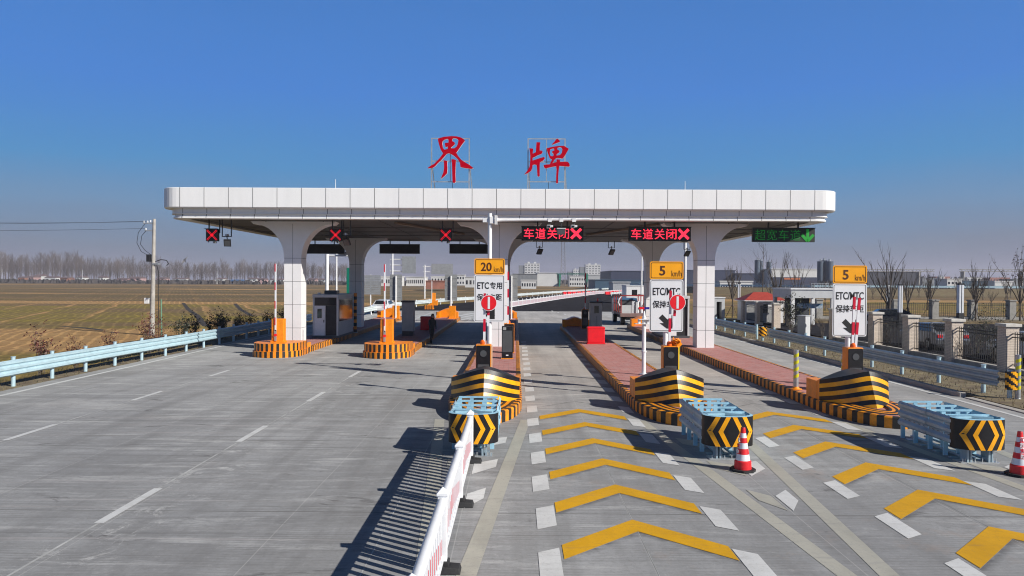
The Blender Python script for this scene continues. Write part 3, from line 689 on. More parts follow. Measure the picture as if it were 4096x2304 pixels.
# ------------------------------------------------------------------ roof characters
def chars():
    Yc = 36.6; s = Yc / F
    def conv(ox, oy, k, pts): return [(D(ox + a / k, oy + b / k, Yc).x, D(ox + a / k, oy + b / k, Yc).z) for a, b in pts]
    K = 6.0364
    jie_out = [
      # upper part with the two legs (clockwise in the image)
      [(380,150),(520,108),(700,92),(830,98),(930,125),(1000,170),(1030,205),(960,290),(900,380),(820,495),(860,570),(940,665),(1040,730),(1110,770),(1180,820),(1235,865),(1180,882),(1050,868),(920,842),(905,740),(870,670),(780,580),(690,525),(640,508),(590,520),(530,590),(450,680),(360,760),(310,820),(250,858),(140,872),(130,855),(220,795),(280,765),(330,715),(410,630),(500,510),(440,420),(395,270),(378,200)],
      [(512,672),(605,690),(600,780),(608,870),(596,990),(540,1050),(445,1130),(470,1050),(505,970),(522,860),(522,760)],
      [(700,648),(760,650),(812,668),(806,800),(800,1000),(806,1190),(785,1222),(745,1222),(726,1180),(720,1000),(716,850),(712,740)]]
    jie_hole = [[(490,215),(540,178),(600,162),(630,180),(630,248),(545,258),(540,290),(560,360),(615,345),(612,402),(530,418),(500,380),(484,290)],
                [(735,148),(790,142),(850,165),(868,200),(855,280),(820,350),(770,385),(700,385),(700,362),(750,320),(788,285),(775,240),(725,215),(722,185)]]
    pai_out = [
      [(228,385),(310,392),(320,410),(305,515),(380,480),(398,240),(488,240),(478,330),(475,440),(520,440),(550,475),(520,520),(420,560),(305,620),(302,680),(400,650),(500,615),(580,595),(602,625),(560,680),(480,725),(474,850),(475,1050),(450,1075),(420,1055),(410,900),(400,790),(350,778),(305,790),(292,880),(270,930),(190,985),(100,1022),(180,920),(225,840),(245,720),(248,560)],
      [(900,152),(945,190),(968,225),(940,242),(860,270),(770,305),(770,285),(830,225),(870,170)],
      [(640,385),(760,355),(900,332),(1060,325),(1100,350),(1178,400),(1120,500),(1060,600),(1020,640),(960,625),(900,620),(850,640),(810,700),(785,745),(880,722),(880,650),(960,655),(966,712),(1140,708),(1180,740),(1202,800),(1180,832),(1060,820),(948,812),(935,900),(920,1050),(915,1230),(870,1230),(872,1050),(882,920),(872,820),(780,835),(600,875),(575,830),(568,785),(720,770),(770,655),(720,630),(690,560),(650,440)]]
    pai_hole = [[(730,415),(780,395),(822,395),(825,440),(775,455),(772,490),(805,520),(808,560),(780,578),(735,570),(718,500)],
                [(905,375),(960,360),(1010,378),(1022,420),(1005,500),(960,550),(880,560),(885,530),(935,495),(958,460),(925,425),(902,415)]]
    def fill(outs, holes):
        c = bpy.data.curves.new('glyph', 'CURVE'); c.dimensions = '2D'; c.fill_mode = 'BOTH'; c.extrude = 0.06
        for P in outs + holes:
            sp = c.splines.new('POLY'); sp.points.add(len(P) - 1); sp.use_cyclic_u = True
            for q, (a, b) in zip(sp.points, P): q.co = (a, b, 0, 1)
        o = bpy.data.objects.new('glyph', c); COL.objects.link(o)
        me = bpy.data.meshes.new_from_object(o.evaluated_get(bpy.context.evaluated_depsgraph_get()))
        vs = [(v.co.x, v.co.z, v.co.y) for v in me.vertices]; fs = [tuple(p.vertices)[::-1] for p in me.polygons]
        fn = [abs(p.normal.z) > 0.5 for p in me.polygons]
        bpy.data.objects.remove(o); bpy.data.curves.remove(c); bpy.data.meshes.remove(me)
        return vs, fs, fn
    for nm, ox, outs, holes, fx, lab in (('left', 1690, jie_out, jie_hole, ((215, 1128), (130, 680, 1180)), 'red brush-style character 界 on a steel frame on the canopy roof'),
                                    ('right', 2080, pai_out, pai_hole, ((198, 1092), (140, 700, 1180)), 'red brush-style character 牌 on a steel frame on the canopy roof')):
        o2 = [conv(ox, 530, K, P) for P in outs]; h2 = [conv(ox, 530, K, P) for P in holes]
        xm = sum(p[0] for p in o2[0]) / len(o2[0])
        t = thing('roof_character', lab, 'sign', (xm, Yc, ZT - 0.42), group='red characters on the canopy roof')
        sh = lambda P: [(a - xm, b - ZT + 0.42) for a, b in P]
        vs, fs, fn = fill([sh(P) for P in o2], [sh(P) for P in h2])
        mb = MB(); 
        for f, isf in zip(fs, fn): mb.add([vs[i] for i in f], [tuple(range(len(f)))], REDL if isf else WHITE)
        mb.build('character', t)
        mb = MB(); (xa, xb), zs = fx
        (pa, _), (pb, _) = conv(ox, 530, K, [(xa, 0), (xb, 0)])
        zz = [conv(ox, 530, K, [(0, q)])[0][1] - ZT + 0.42 for q in zs]
        pa -= xm; pb -= xm
        for x in (pa, pb):
            mb.bar((x, 0.12, 0), (x, 0.12, zz[0] + 0.02), 0.06, 0.06, GALV); mb.bar((x + 0.18, 1.0, 0), (x, 0.14, zz[1]), 0.05, 0.05, GALV)
        for z in zz: mb.bar((pa, 0.12, z), (pb, 0.12, z), 0.05, 0.05, GALV)
        xm2 = (pa + pb) / 2
        mb.bar((xm2, 0.12, zz[2]), (xm2, 0.12, zz[0]), 0.04, 0.04, GALV)
        mb.path([(xm2 + 0.1, 0.1, zz[2]), (xm2 + 0.12, 0.1, zz[2] - 0.3), (xm2 + 0.2, 0.2, 0)], 0.012, DARK)
        mb.build('frame', t)
chars()

# ------------------------------------------------------------------ lane displays under the canopy
YL = 35.75
def xsign(px, label, hoods=True):
    p = D(px, 940, YL)
    t = thing('lane_signal', label, 'traffic signal', (p.x, YL, p.z), group='red cross lane signals')
    w = 0.31
    mb = MB(); mb.box(-w, w, 0.02, 0.2, -w, w, LEDBLK)
    mb.box(-w - 0.02, w + 0.02, -0.13, 0.02, w - 0.015, w + 0.015, DARK); mb.build('housing', t, bevel=0.01)
    mb = MB()
    for sgn in (-1, 1):
        for k in range(-9, 10):
            for o in (-0.028, 0.028):
                a = k * 0.026; x, z = a + o * 0.7, sgn * a - sgn * o * 0.7
                mb.box(x - 0.0125, x + 0.0125, 0.008, 0.018, z - 0.0125, z + 0.0125, LEDX)
    mb.build('red_cross', t)
    for x in (-0.18, 0.36): MB().box(x - 0.025, x + 0.025, 0.08, 0.13, (w if x < 0.3 else 0.1), ZS - p.z + 0.02, DARK).build('hanger', t)
    MB().tube((0.12, 0.1, -w - 0.10), (0.12, 0.1, -w + 0.02), 0.09, DARK, 0.07, n=10).build('horn', t); MB().tube((-0.2, 0.1, -w - 0.06), (-0.2, 0.1, -w + 0.02), 0.03, DARK).build('plug', t); return t
xsign(847, 'square red cross lane signal at the far left end of the canopy')
xsign(1342, 'square red cross lane signal hanging right of the left front column')
xsign(1783, 'square red cross lane signal hanging left of the middle column')
def board(px, py, words, colr, sym, label, Y=YL, wide=3.12, h=0.70, back=False):
    p = D(px, py, Y)
    t = thing('lane_display', label, 'LED display', (p.x, Y, p.z), group='LED lane boards' if not back else 'dark display boards at the rear of the canopy')
    mb = MB(); mb.box(-wide / 2, wide / 2, 0.02, 0.2, -h / 2, h / 2, LEDBLK if not back else DARK); mb.box(-wide / 2 - 0.02, wide / 2 + 0.02, -0.02, 0.22, h / 2 - 0.01, h / 2 + 0.02, DARK)
    mb.build('housing', t)
    for x in (-wide * 0.24, wide * 0.24): MB().box(x - 0.035, x + 0.035, 0.08, 0.15, h / 2, ZS - p.z + 0.02, DARK).build('hanger', t)
    if words:
        mb = MB(); cw = wide / 5.28
        for i, ch in enumerate(words): text_mesh(mb, ch, -wide / 2 + cw * (i + 0.62), 0.0, cw * 0.86, h * 0.76, 0.014, colr, bold=0.004 if colr is LEDR else -0.012)
        x = wide / 2 - cw * 0.62
        if sym == 'x':
            for sgn in (-1, 1):
                d = Vector((0.72, 0, sgn * 0.70)).normalized()
                mb.obox((x, 0.009, 0), d, Vector((0, 1, 0)), d.cross(Vector((0, 1, 0))), 0.345, 0.005, 0.068, colr)
        else:
            mb.xz([(x - 0.07, -0.28), (x + 0.07, -0.28), (x + 0.07, 0.29), (x - 0.07, 0.29)][::1], 0.005, 0.014, colr)
            for sgn in (-1, 1): mb.bar((x + sgn * 0.30, 0.009, 0.02), (x, 0.009, -0.30), 0.01, 0.15, colr)
        mb.build('led_text', t)
    return t
board(2210, 934, '车道关闭', LEDR, 'x', 'red LED board 车道关闭 with cross, partly behind cameras on the white arm')
board(2640, 936, '车道关闭', LEDR, 'x', 'red LED board 车道关闭 with cross beside the right front column')
board(3136, 940, '超宽车道', LEDG, 'v', 'green LED board 超宽车道 with down arrow over the wide lane')
YB = 54.6
for px, lab in ((1297, 'black display board seen from behind, over the lane by the staffed booth'), (1598, 'black display board seen from behind, second from the field side'), (1878, 'black display board seen from behind, left of the white mast')):
    board(px, 996, None, None, None, lab, Y=YB, wide=3.1, h=0.72, back=True)
def floodlight(px, py, Y, label, turn=0.3, s=1.0):
    p = D(px, py, Y)
    t = thing('floodlight', label, 'floodlight', (p.x, Y, p.z), group='floodlights hung under the canopy')
    mb = MB(); ax = Vector((math.cos(turn), math.sin(turn), 0)); n_ = Vector((-math.sin(turn) * 0.8, math.cos(turn) * 0.8, 0.6)).normalized(); ay = n_.cross(ax)
    mb.obox((0.02, 0, -0.12), ax, ay, n_, 0.17 * s, 0.19 * s, 0.05, DARK); mb.obox((0.02, 0, -0.12) , ax, ay, n_, 0.13 * s, 0.15 * s, 0.056, DGREY)
    mb.build('lamp_head', t)
    h = ZS - p.z + 0.02; mb = MB()
    for x in (-0.24, 0.22): mb.bar((x, 0, 0.20), (x, 0, h), 0.04, 0.04, DARK)
    mb.bar((-0.25, 0, 0.20), (0.23, 0, 0.20), 0.04, 0.04, DARK); mb.tube((0, 0, 0.2), (0.02, 0, -0.05), 0.025, DARK); mb.tube((-0.02, -0.08, 0.27), (0.02, 0.1, 0.27), 0.06, GALV)
    mb.build('bracket', t); return t
floodlight(908, 962, 35.8, 'floodlight hung beside the far left red cross signal')
floodlight(1385, 958, 35.9, 'floodlight hung beside the second red cross signal', -0.3)
for px, py, lab in ((2158, 1000, 'floodlight at the rear edge of the canopy, left of the lattice tower'), (2446, 1002, 'floodlight at the rear edge of the canopy, over the lane by the red box'), (2748, 1008, 'floodlight at the rear edge of the canopy, tucked behind the right front column')):
    floodlight(px, py, 53.6, lab, 0.5, 1.25)
# diagonal braces under the soffit
for xa, ya, xb, yb in ((-6.2, 36.6, -3.4, 45.5), (4.6, 45.5, 7.4, 36.8)): MB().bar((xa, ya, Z3 - 0.04), (xb, yb, Z3 - 0.04), 0.22, 0.10, mat('soffit_brace', (0.20, 0.15, 0.11), 0.6, var=0.1)).build('brace', canopy)

# ------------------------------------------------------------------ lane barriers on the islands
def gate_front(x, y, label, arms, disc=None, edge=None, lamp=True, z0=ZI):
    """black-fronted barrier cabinet; arms = list of (x0, z0, x1, z1)"""
    t = thing('lane_barrier', label, 'barrier gate', (x, y, z0), group='lane barrier gates')
    h = 1.40
    MB().box(-0.24, 0.24, 0, 0.38, 0, h, ORANGE).build('cabinet', t, bevel=0.015)
    MB().xz(rrect(0.45, h - 0.06, 0.04, cz=h / 2), -0.02, -0.001, BLACK).build('front_panel', t)
    MB().tube((0, -0.035, 1.12), (0, -0.021, 1.12), 0.105, DGREY, n=20).build('lens', t, smooth=True)
    MB().xz(rrect(0.36, 0.56, 0.02, cz=0.50), -0.028, -0.021, DGREY).build('lower_panel', t)
    if edge: MB().box(0.241, 0.275, 0.02, 0.34, 0.05, h - 0.04, edge).build('reflective_edge', t)
    if lamp:
        mb = MB(); mb.lathe([(0.075, 0), (0.085, 0.03), (0.08, 0.09), (0.05, 0.14), (0.001, 0.15)], LAMP, n=14, c=(-0.03, 0.12, h)); mb.build('warning_lamp', t, smooth=True)
    for (xa, za, xb, zb) in arms:
        mb = MB(); a, b = Vector((xa, 0.06 + 0.05 * (xa != xb), za)), Vector((xb, 0.06 + 0.05 * (xa != xb), zb)); l = (b - a).length; k = max(3, round(l / 0.42))
        for i in range(k): mb.bar(a.lerp(b, i / k), a.lerp(b, (i + 1) / k), 0.075, 0.05, REDTAPE if i % 2 else FENCEW)
        mb.build('arm', t)
    if disc:
        dx, dz = disc; d = MB()
        d.tube((dx, -0.02, dz), (dx, 0.0, dz), 0.255, SIGNW, n=36); d.build('sign_disc', t)
        e_ = MB(); e_.tube((dx, -0.026, dz), (dx, -0.021, dz), 0.238, RED, n=36); e_.xz([(dx - 0.035, dz - 0.19), (dx + 0.035, dz - 0.19), (dx + 0.035, dz + 0.19), (dx - 0.035, dz + 0.19)], -0.032, -0.027, SIGNW)
        e_.build('no_entry_symbol', t)
    return t
YG = mat('yellow_green_reflector', (0.62, 0.58, 0.015), 0.4, var=0.05)
CREAM = mat('cream_edge', (0.62, 0.42, 0.25), 0.5, var=0.05)
gate_front(-1.01, 22.3, 'black-fronted barrier with no-entry disc before the white mast of the 20 km/h sign',
           [(0.02, 1.40, 0.03, 3.02), (0.14, 1.98, 0.16, 3.0)], (0.165, 2.72), CREAM)
gate_front(4.88, 22.2, 'black-fronted barrier with no-entry disc, on the red box island',
           [(-0.03, 1.40, 0.0, 3.14), (0.10, 1.95, 0.17, 3.1)], (0.19, 2.77), YG, lamp=True)
gate_front(10.56, 22.0, 'black-fronted barrier with two raised arms and no disc, beside the wide lane',
           [(-0.05, 1.40, 0.0, 2.98), (0.05, 1.42, 0.16, 2.95)], None, None)
t = gate_front(-0.30, 33.4, 'barrier with tall striped arm standing behind the black display terminal', [(-0.06, 1.40, -0.06, 3.85)], None, None)
t = gate_front(5.02, 51.0, 'dark barrier cabinet with raised arm in the canopy shade, beside the grey card machine', [(0.0, 1.40, 0.0, 4.0)], None, None)
t['group'] = 'lane barrier gates'
# loose yellow cover on the R2 cabinet
mb = MB(); random.seed(3)
for i in range(14):
    c = Vector((random.uniform(0.05, 0.30), random.uniform(0.02, 0.3), random.uniform(0.0, 0.16))); n_ = Vector((random.uniform(-1, 1), random.uniform(-1, 1), random.uniform(0, 1))).normalized()
    ax = n_.orthogonal().normalized(); ay = n_.cross(ax); mb.obox(c, ax, ay, n_, 0.09, 0.07, 0.012, ORANGE)
o = mb.build('crumpled_cover', loc=(4.88, 22.2, ZI + 1.41)); tag(o, 'crumpled orange cover lying on top of the barrier cabinet with the no-entry disc', 'cover')
def gate_side(x, y, z, label, arm=True, rz=0.0):
    t = thing('orange_barrier', label, 'barrier gate', (x, y, z), rz, group='orange lane barriers')
    mb = MB(); mb.box(-0.30, 0.30, 0, 0.34, 0, 1.14, ORANGE); mb.build('cabinet', t, bevel=0.02)
    MB().box(-0.34, 0.34, -0.04, 0.40, -0.05, 0.05, ORANGE).build('base_plate', t)
    if arm:
        mb = MB()
        for i in range(12): mb.box(-0.12, -0.05, -0.07, -0.02, 0.55 + i * 0.272, 0.55 + (i + 1) * 0.272, FENCEW)
        for z0 in (3.45, 2.55, 1.65, 0.85): mb.box(-0.125, -0.075, -0.074, -0.0755 + 0.004, z0 - 0.02, z0 + 0.36, REDTAPE)
        mb.build('arm', t)
        mb = MB(); mb.bar((-0.085, -0.05, 0.06), (-0.085, -0.05, 0.60), 0.10, 0.04, GALV); mb.tube((-0.085, -0.08, 0.35), (-0.085, 0.0, 0.35), 0.07, RED); mb.build('arm_clamp', t)
    return t
gate_side(D(1113, 1371, 34.4).x, 34.3, 0.67, 'orange barrier with upright striped arm in front of the left front column')
gate_side(D(1546, 1376, 34.2).x, 34.2, 0.67, 'orange barrier with upright striped arm on the end of the grey cabinet island')
gate_side(ISX['L1'] + 0.9, 63.4, ZI, 'orange barrier cabinet without an arm at the rear of the booth island', False, math.pi)
gate_side(ISX['L2'] + 0.6, 63.3, ZI, 'orange barrier cabinet without an arm at the rear of the grey cabinet island', False, math.pi)

# ------------------------------------------------------------------ speed and lane signs
def lane_sign(px, Y, pyt, speed, l1, l2, label, w=1.115, mast=None, rz=0.0, blank=False, post_z0=ZI, x=None):
    """yellow speed plate above a white lane plate on a round post; pyt = pixel row of the top edge"""
    p = D(px, pyt, Y); x = p.x if x is None else x
    top = p.z - post_z0
    t = thing('lane_sign', label, 'traffic sign', (x, Y, post_z0), rz, group='speed and lane signs')
    hy, hw_ = 0.59, 1.73; zy = top - hy / 2; zw = top - hy - 0.01 - hw_ / 2
    pt = mast if mast else top - 0.12
    MB().tube((0, 0.12, -0.02), (0, 0.12, pt), 0.084, WHITE, 0.075, n=16).build('post', t, smooth=True)
    MB().xz(rrect(w, hy, 0.06, cz=zy), 0.0, 0.02, SIGNY).build('speed_plate', t)
    MB().xz(rrect(w, hw_, 0.06, cz=zw), 0.0, 0.02, SIGNW).build('lane_plate', t)
    mb = MB()
    for z in (zy, zw + 0.5, zw - 0.5): mb.box(-w * 0.45, w * 0.45, 0.021, 0.05, z - 0.03, z + 0.03, GALV)
    mb.build('plate_back_rails', t)
    if blank: return t
    mb = MB(); ring(mb, rrect(w - 0.07, hy - 0.07, 0.045, cz=zy), rrect(w - 0.11, hy - 0.11, 0.03, cz=zy), -0.004, -0.001, SIGNB)
    text_mesh(mb, speed, -0.12 if len(speed) > 1 else -0.14, zy - 0.01, 0.40 if len(speed) > 1 else 0.19, 0.32, -0.001, SIGNB, bold=0.02)
    text_mesh(mb, 'km/h', 0.33, zy - 0.10, 0.33, 0.20, -0.001, SIGNB, bold=-0.006)
    mb.build('speed_lettering', t)
    mb = MB(); ring(mb, rrect(w - 0.06, hw_ - 0.06, 0.05, cz=zw), rrect(w - 0.09, hw_ - 0.09, 0.035, cz=zw), -0.004, -0.001, SIGNK)
    zt = zw + hw_ / 2
    if len(l1) > 4 and '/' in l1: text_mesh(mb, l1, 0.0, zt - 0.395, 0.91, 0.25, -0.001, SIGNK, bold=0.018)
    else:
        text_mesh(mb, l1[:3], -0.23, zt - 0.395, 0.43, 0.25, -0.001, SIGNK, bold=0.018); text_mesh(mb, l1[3:], 0.245, zt - 0.395, 0.45, 0.26, -0.001, SIGNK, bold=0.016)
    text_mesh(mb, l2, 0.0, zt - 0.82, 0.92, 0.25, -0.001, SIGNK, bold=0.016)
    ax, az = -0.02, zw - 0.52
    d = Vector((1, 0, -1)).normalized()
    mb.obox((ax, -0.003, az), d, Vector((0, 1, 0)), d.cross(Vector((0, 1, 0))), 0.24, 0.002, 0.085, SIGNK)
    mb.xz([(ax - 0.20, az - 0.06), (ax + 0.04, az - 0.24), (ax + 0.22, az - 0.24), (ax + 0.22, az - 0.06)], -0.006, -0.0055, SIGNK)
    mb.xz([(ax + 0.22, az - 0.22), (ax + 0.22, az + 0.22), (ax + 0.05, az + 0.05), (ax + 0.05, az - 0.1)], -0.008, -0.0075, SIGNK)
    mb.build('lane_lettering', t)
    return t
lane_sign(1958.5, 26.0, 1034, '20', 'ETC专用', '保持车距', '20 km/h plate over a white ETC专用 plate on the tall white mast', mast=6.2 - ZI)
lane_sign(2667, 22.8 + 0.7, 1046, '5', 'ETC/MTC', '保持车距', '5 km/h plate over a white ETC/MTC plate, on the red box island')
lane_sign(3400.5, 22.9 + 0.4, 1062, '5', 'ETC/MTC', '保持车距', '5 km/h plate over a white ETC/MTC plate, beside the wide lane')
for k, px in (('L1', 1584), ('L2', 1804), ('C', 2046)):
    Yr = 63.2; q = D(px, 1100, Yr)
    lane_sign(px, Yr, 1098, '', '', '', {'L1': 'grey back of a lane sign at the rear of the booth island', 'L2': 'grey back of a lane sign at the rear of the grey cabinet island', 'C': 'grey back of a lane sign at the rear of the middle island, by the column'}[k], blank=True, rz=math.pi, w=1.1)
# repaint the plates of the far signs: they show their backs
for o in bpy.data.objects:
    if o.type == 'MESH' and o.name.startswith(('speed_plate', 'lane_plate')) and o.parent and abs(o.parent.rotation_euler.z) > 3:
        o.data.materials.clear(); o.data.materials.append(SIGNBK)
# camera arm on the mast
t = thing('mast_crossbar', 'long white horizontal crossbar clamped to the tall mast over the lane', 'crossbar', (D(1958.5, 880, 26).x, 26.12, D(1958, 880, 26).z))
MB().tube((0.05, 0, 0), (3.68, 0, 0.06), 0.058, WHITE, 0.045, n=12).build('arm', t, smooth=True)
MB().box(-0.26, 0.0, -0.06, 0.06, -0.08, 0.08, WHITE).box(0.0, 0.16, -0.13, 0.13, -0.13, 0.13, WHITE).box(0.18, 0.22, -0.17, 0.17, -0.17, 0.17, WHITE).box(0.24, 0.28, -0.17, 0.17, -0.17, 0.17, WHITE).build('clamp', t, bevel=0.01)
def traffic_cam(px, label, flash=False):
    p = D(px, 880, 26); t = thing('traffic_camera', label, 'camera', (p.x, 26.12, p.z - 0.03), group='cameras on the white arm')
    MB().box(-0.07, 0.07, -0.065, 0.065, -0.03, 0.10, WHITE).build('clamp', t)
    MB().tube((0, 0, -0.2), (0, 0, -0.03), 0.02, DARK).build('stem', t)
    if flash:
        MB().box(-0.17, 0.16, -0.10, 0.08, -0.30, -0.26, LGREY).box(-0.15, 0.15, -0.08, 0.06, -0.50, -0.26, DGREY).build('housing', t, bevel=0.01)
    else:
        MB().box(-0.11, 0.02, -0.16, 0.14, -0.26, -0.15, WHITE).build('housing', t, bevel=0.012); MB().box(0.03, 0.11, -0.14, 0.1, -0.23, -0.16, WHITE).build('lamp', t, bevel=0.008)
        MB().box(-0.10, 0.01, -0.17, -0.161, -0.25, -0.17, GLASS).build('lens', t)
    return t
traffic_cam(2200, 'white traffic camera on the arm, nearest the mast'); traffic_cam(2246, 'dark flash unit on the arm between two white cameras', True); traffic_cam(2297, 'white traffic camera on the arm, nearest its tip')

# ------------------------------------------------------------------ crash cushions
def cushion(x, y, label):
    t = thing('crash_cushion', label, 'crash cushion', (x, y, 0), group='crash cushions in front of the islands')
    hw, zb, zt, dep = 0.53, 0.31, 0.93, 0.36
    def cp(u, off=0.0):        # u in -1..1 along the rounded nose
        a = u * math.pi / 2; e = 2.6
        sx = math.copysign(abs(math.sin(a)) ** (2 / e), math.sin(a)); cy_ = abs(math.cos(a)) ** (2 / e)
        return Vector((sx * (hw + off), dep - cy_ * (dep + off), 0))
    mb = MB(); n = 32
    for i in range(n):
        a, b = cp(-1 + 2 * i / n), cp(-1 + 2 * (i + 1) / n)
        mb.add([(a.x, a.y, zb), (b.x, b.y, zb), (b.x, b.y, zt), (a.x, a.y, zt)], [(0, 1, 2, 3)], BLACK)
        mb.add([(a.x * .97, a.y + .02, zb), (b.x * .97, b.y + .02, zb), (b.x * .97, b.y + .02, zt), (a.x * .97, a.y + .02, zt)], [(3, 2, 1, 0)], DARK)
        mb.add([(a.x, a.y, zt), (b.x, b.y, zt), (b.x * .9, b.y + .05, zt + 0.012), (a.x * .9, a.y + .05, zt + 0.012)], [(0, 1, 2, 3)], CUSH)
    mb.build('nose_cover', t)
    def us(x):                 # arc parameter for a given x on the curve
        lo, hi = -1.0, 1.0
        for _ in range(30):
            mid = (lo + hi) / 2
            if cp(mid).x < x: lo = mid
            else: hi = mid
        return lo
    zc = (zb + zt) / 2
    for s in (-1, 1):
        for xo in (0.17, 0.375):
            mb = MB(); K = 8
            for half in (-1, 1):
                for k in range(K):
                    f0, f1 = k / K, (k + 1) / K
                    P = []
                    for f, dx in ((f0, 0), (f0, 0.095), (f1, 0.095), (f1, 0)):
                        xx = s * (xo + dx - f * 0.155); v = cp(us(xx), 0.006); P.append((v.x, v.y, zc + half * f * (zt - zb) / 2 * 0.995))
                    mb.add(P, [(0, 1, 2, 3) if half * s > 0 else (3, 2, 1, 0)], BOWY)
            mb.build('chevron', t)
    prof = [(0.03, 0.36), (0.07, 0.40), (0.07, 0.46), (0.015, 0.52), (0.015, 0.55), (0.07, 0.61), (0.07, 0.67), (0.015, 0.73), (0.015, 0.76), (0.07, 0.82), (0.07, 0.88), (0.03, 0.93)]
    for s in (-1, 1):
        for seg, (ya, yb) in enumerate(((0.32, 1.30), (1.22, 2.35))):
            mb = MB(); g = 0.012 * seg
            for (da, za), (db, zb_) in zip(prof, prof[1:]):
                xa, xb = s * (hw - 0.07 + da + g), s * (hw - 0.07 + db + g)
                mb.add([(xa, ya, za), (xa, yb, za), (xb, yb, zb_), (xb, ya, zb_)], [(0, 1, 2, 3) if s > 0 else (3, 2, 1, 0)], CUSH if s > 0 else STEELB)  # shade of the left rail is put in as a darker blue
            for k in range(5):
                y = ya + 0.1 + k * 0.19; mb.box(*sorted((s * (hw - 0.052 + g), s * (hw - 0.048 + g))), y, y + 0.08, 0.53, 0.54, DARK)
            mb.build('side_rail', t)
    for y in (0.62, 1.18, 1.74, 2.28):
        mb = MB(); mb.box(-hw + 0.06, hw - 0.06, y, y + 0.05, 0.895, 0.935, CUSH); mb.box(-hw + 0.06, hw - 0.06, y + 0.005, y + 0.045, 0.38, 0.46, CUSH)
        for x in (-hw + 0.09, -0.16, 0.16, hw - 0.14): mb.box(x - 0.045, x + 0.045, y + 0.006, y + 0.044, 0.06, 0.895, CUSH)
        mb.box(-0.34, 0.34, y - 0.05, y + 0.10, 0.0, 0.025, STEELB); mb.build('diaphragm', t)
    mb = MB()
    for x in (-0.16, 0.16): mb.box(x - 0.05, x + 0.05, 0.3, 2.4, 0.06, 0.10, STEELB)
    mb.box(-0.16, 0.16, 0.52, 1.2, 0.60, 0.62, CUSH)
    mb.bar((-0.4, 0.4, 0.9), (0.4, 0.62, 0.9), 0.05, 0.05, CUSH); mb.bar((0.4, 0.4, 0.9), (-0.4, 0.62, 0.9), 0.05, 0.05, CUSH)
    mb.build('track', t)
    mb = MB(); mb.box(-0.40, 0.40, 0.18, 0.48, 0.0, 0.022, GALV)
    for x in (-0.24, 0.20):
        mb.box(x - 0.02, x + 0.02, 0.2, 0.45, 0.02, 0.32, STEELB); mb.box(x + 0.06, x + 0.09, 0.22, 0.45, 0.02, 0.28, STEELB)
    for x in (-0.33, -0.27, -0.13, -0.07, 0.08, 0.3, 0.36): mb.tube((x, 0.24, 0.02), (x, 0.24, 0.09), 0.012, GALV, n=6)
    mb.build('anchor_plate', t)
    return t
cushion(-0.885, 14.72, 'chevron-faced blue crash cushion at the end of the white fence')
cushion(4.48, 14.62, 'chevron-faced blue crash cushion behind the plain traffic cone')
cushion(9.62, 14.45, 'chevron-faced blue crash cushion behind the lettered traffic cone')

# ------------------------------------------------------------------ traffic cones
def cone(x, y, label, letters, rz=0.0):
    t = thing('traffic_cone', label, 'traffic cone', (x, y, 0), rz, group='traffic cones')
    oc = [(0.25 * math.cos(R(22.5 + 45 * i)), 0.25 * math.sin(R(22.5 + 45 * i))) for i in range(8)]
    MB().prism(oc, 0, 0.05, RUBBER).build('base', t, bevel=0.01)
    pr = [(0.165, 0.05), (0.160, 0.20, CONER), (0.138, 0.22, CONER), (0.118, 0.34, FENCEW), (0.098, 0.45, CONER), (0.083, 0.56, FENCEW), (0.070, 0.66, CONER), (0.055, 0.75, FENCEW), (0.043, 0.85, CONER), (0.038, 0.86, CONER), (0.001, 0.86, DARK)]
    MB().lathe(pr, CONER, n=28).build('cone', t, smooth=True)
    if letters:
        for ch, z, m in zip(letters, (0.705, 0.61, 0.505, 0.395), (REDTAPE, FENCEW, REDTAPE, FENCEW)):
            r = 0.165 - (z - 0.05) * 0.152 - 0.002
            text_mesh(mb := MB(), ch, 0, z, 0.085, 0.085, -r - 0.004, m, bold=0.02); mb.build('letter', t)
    return t
cone(4.50, 13.95, 'red and white traffic cone with lettering turned away, between two lanes', '江苏安防', R(-80))
cone(9.80, 13.75, 'red and white traffic cone lettered 江苏安防 at the photo edge', '江苏安防', R(-8))

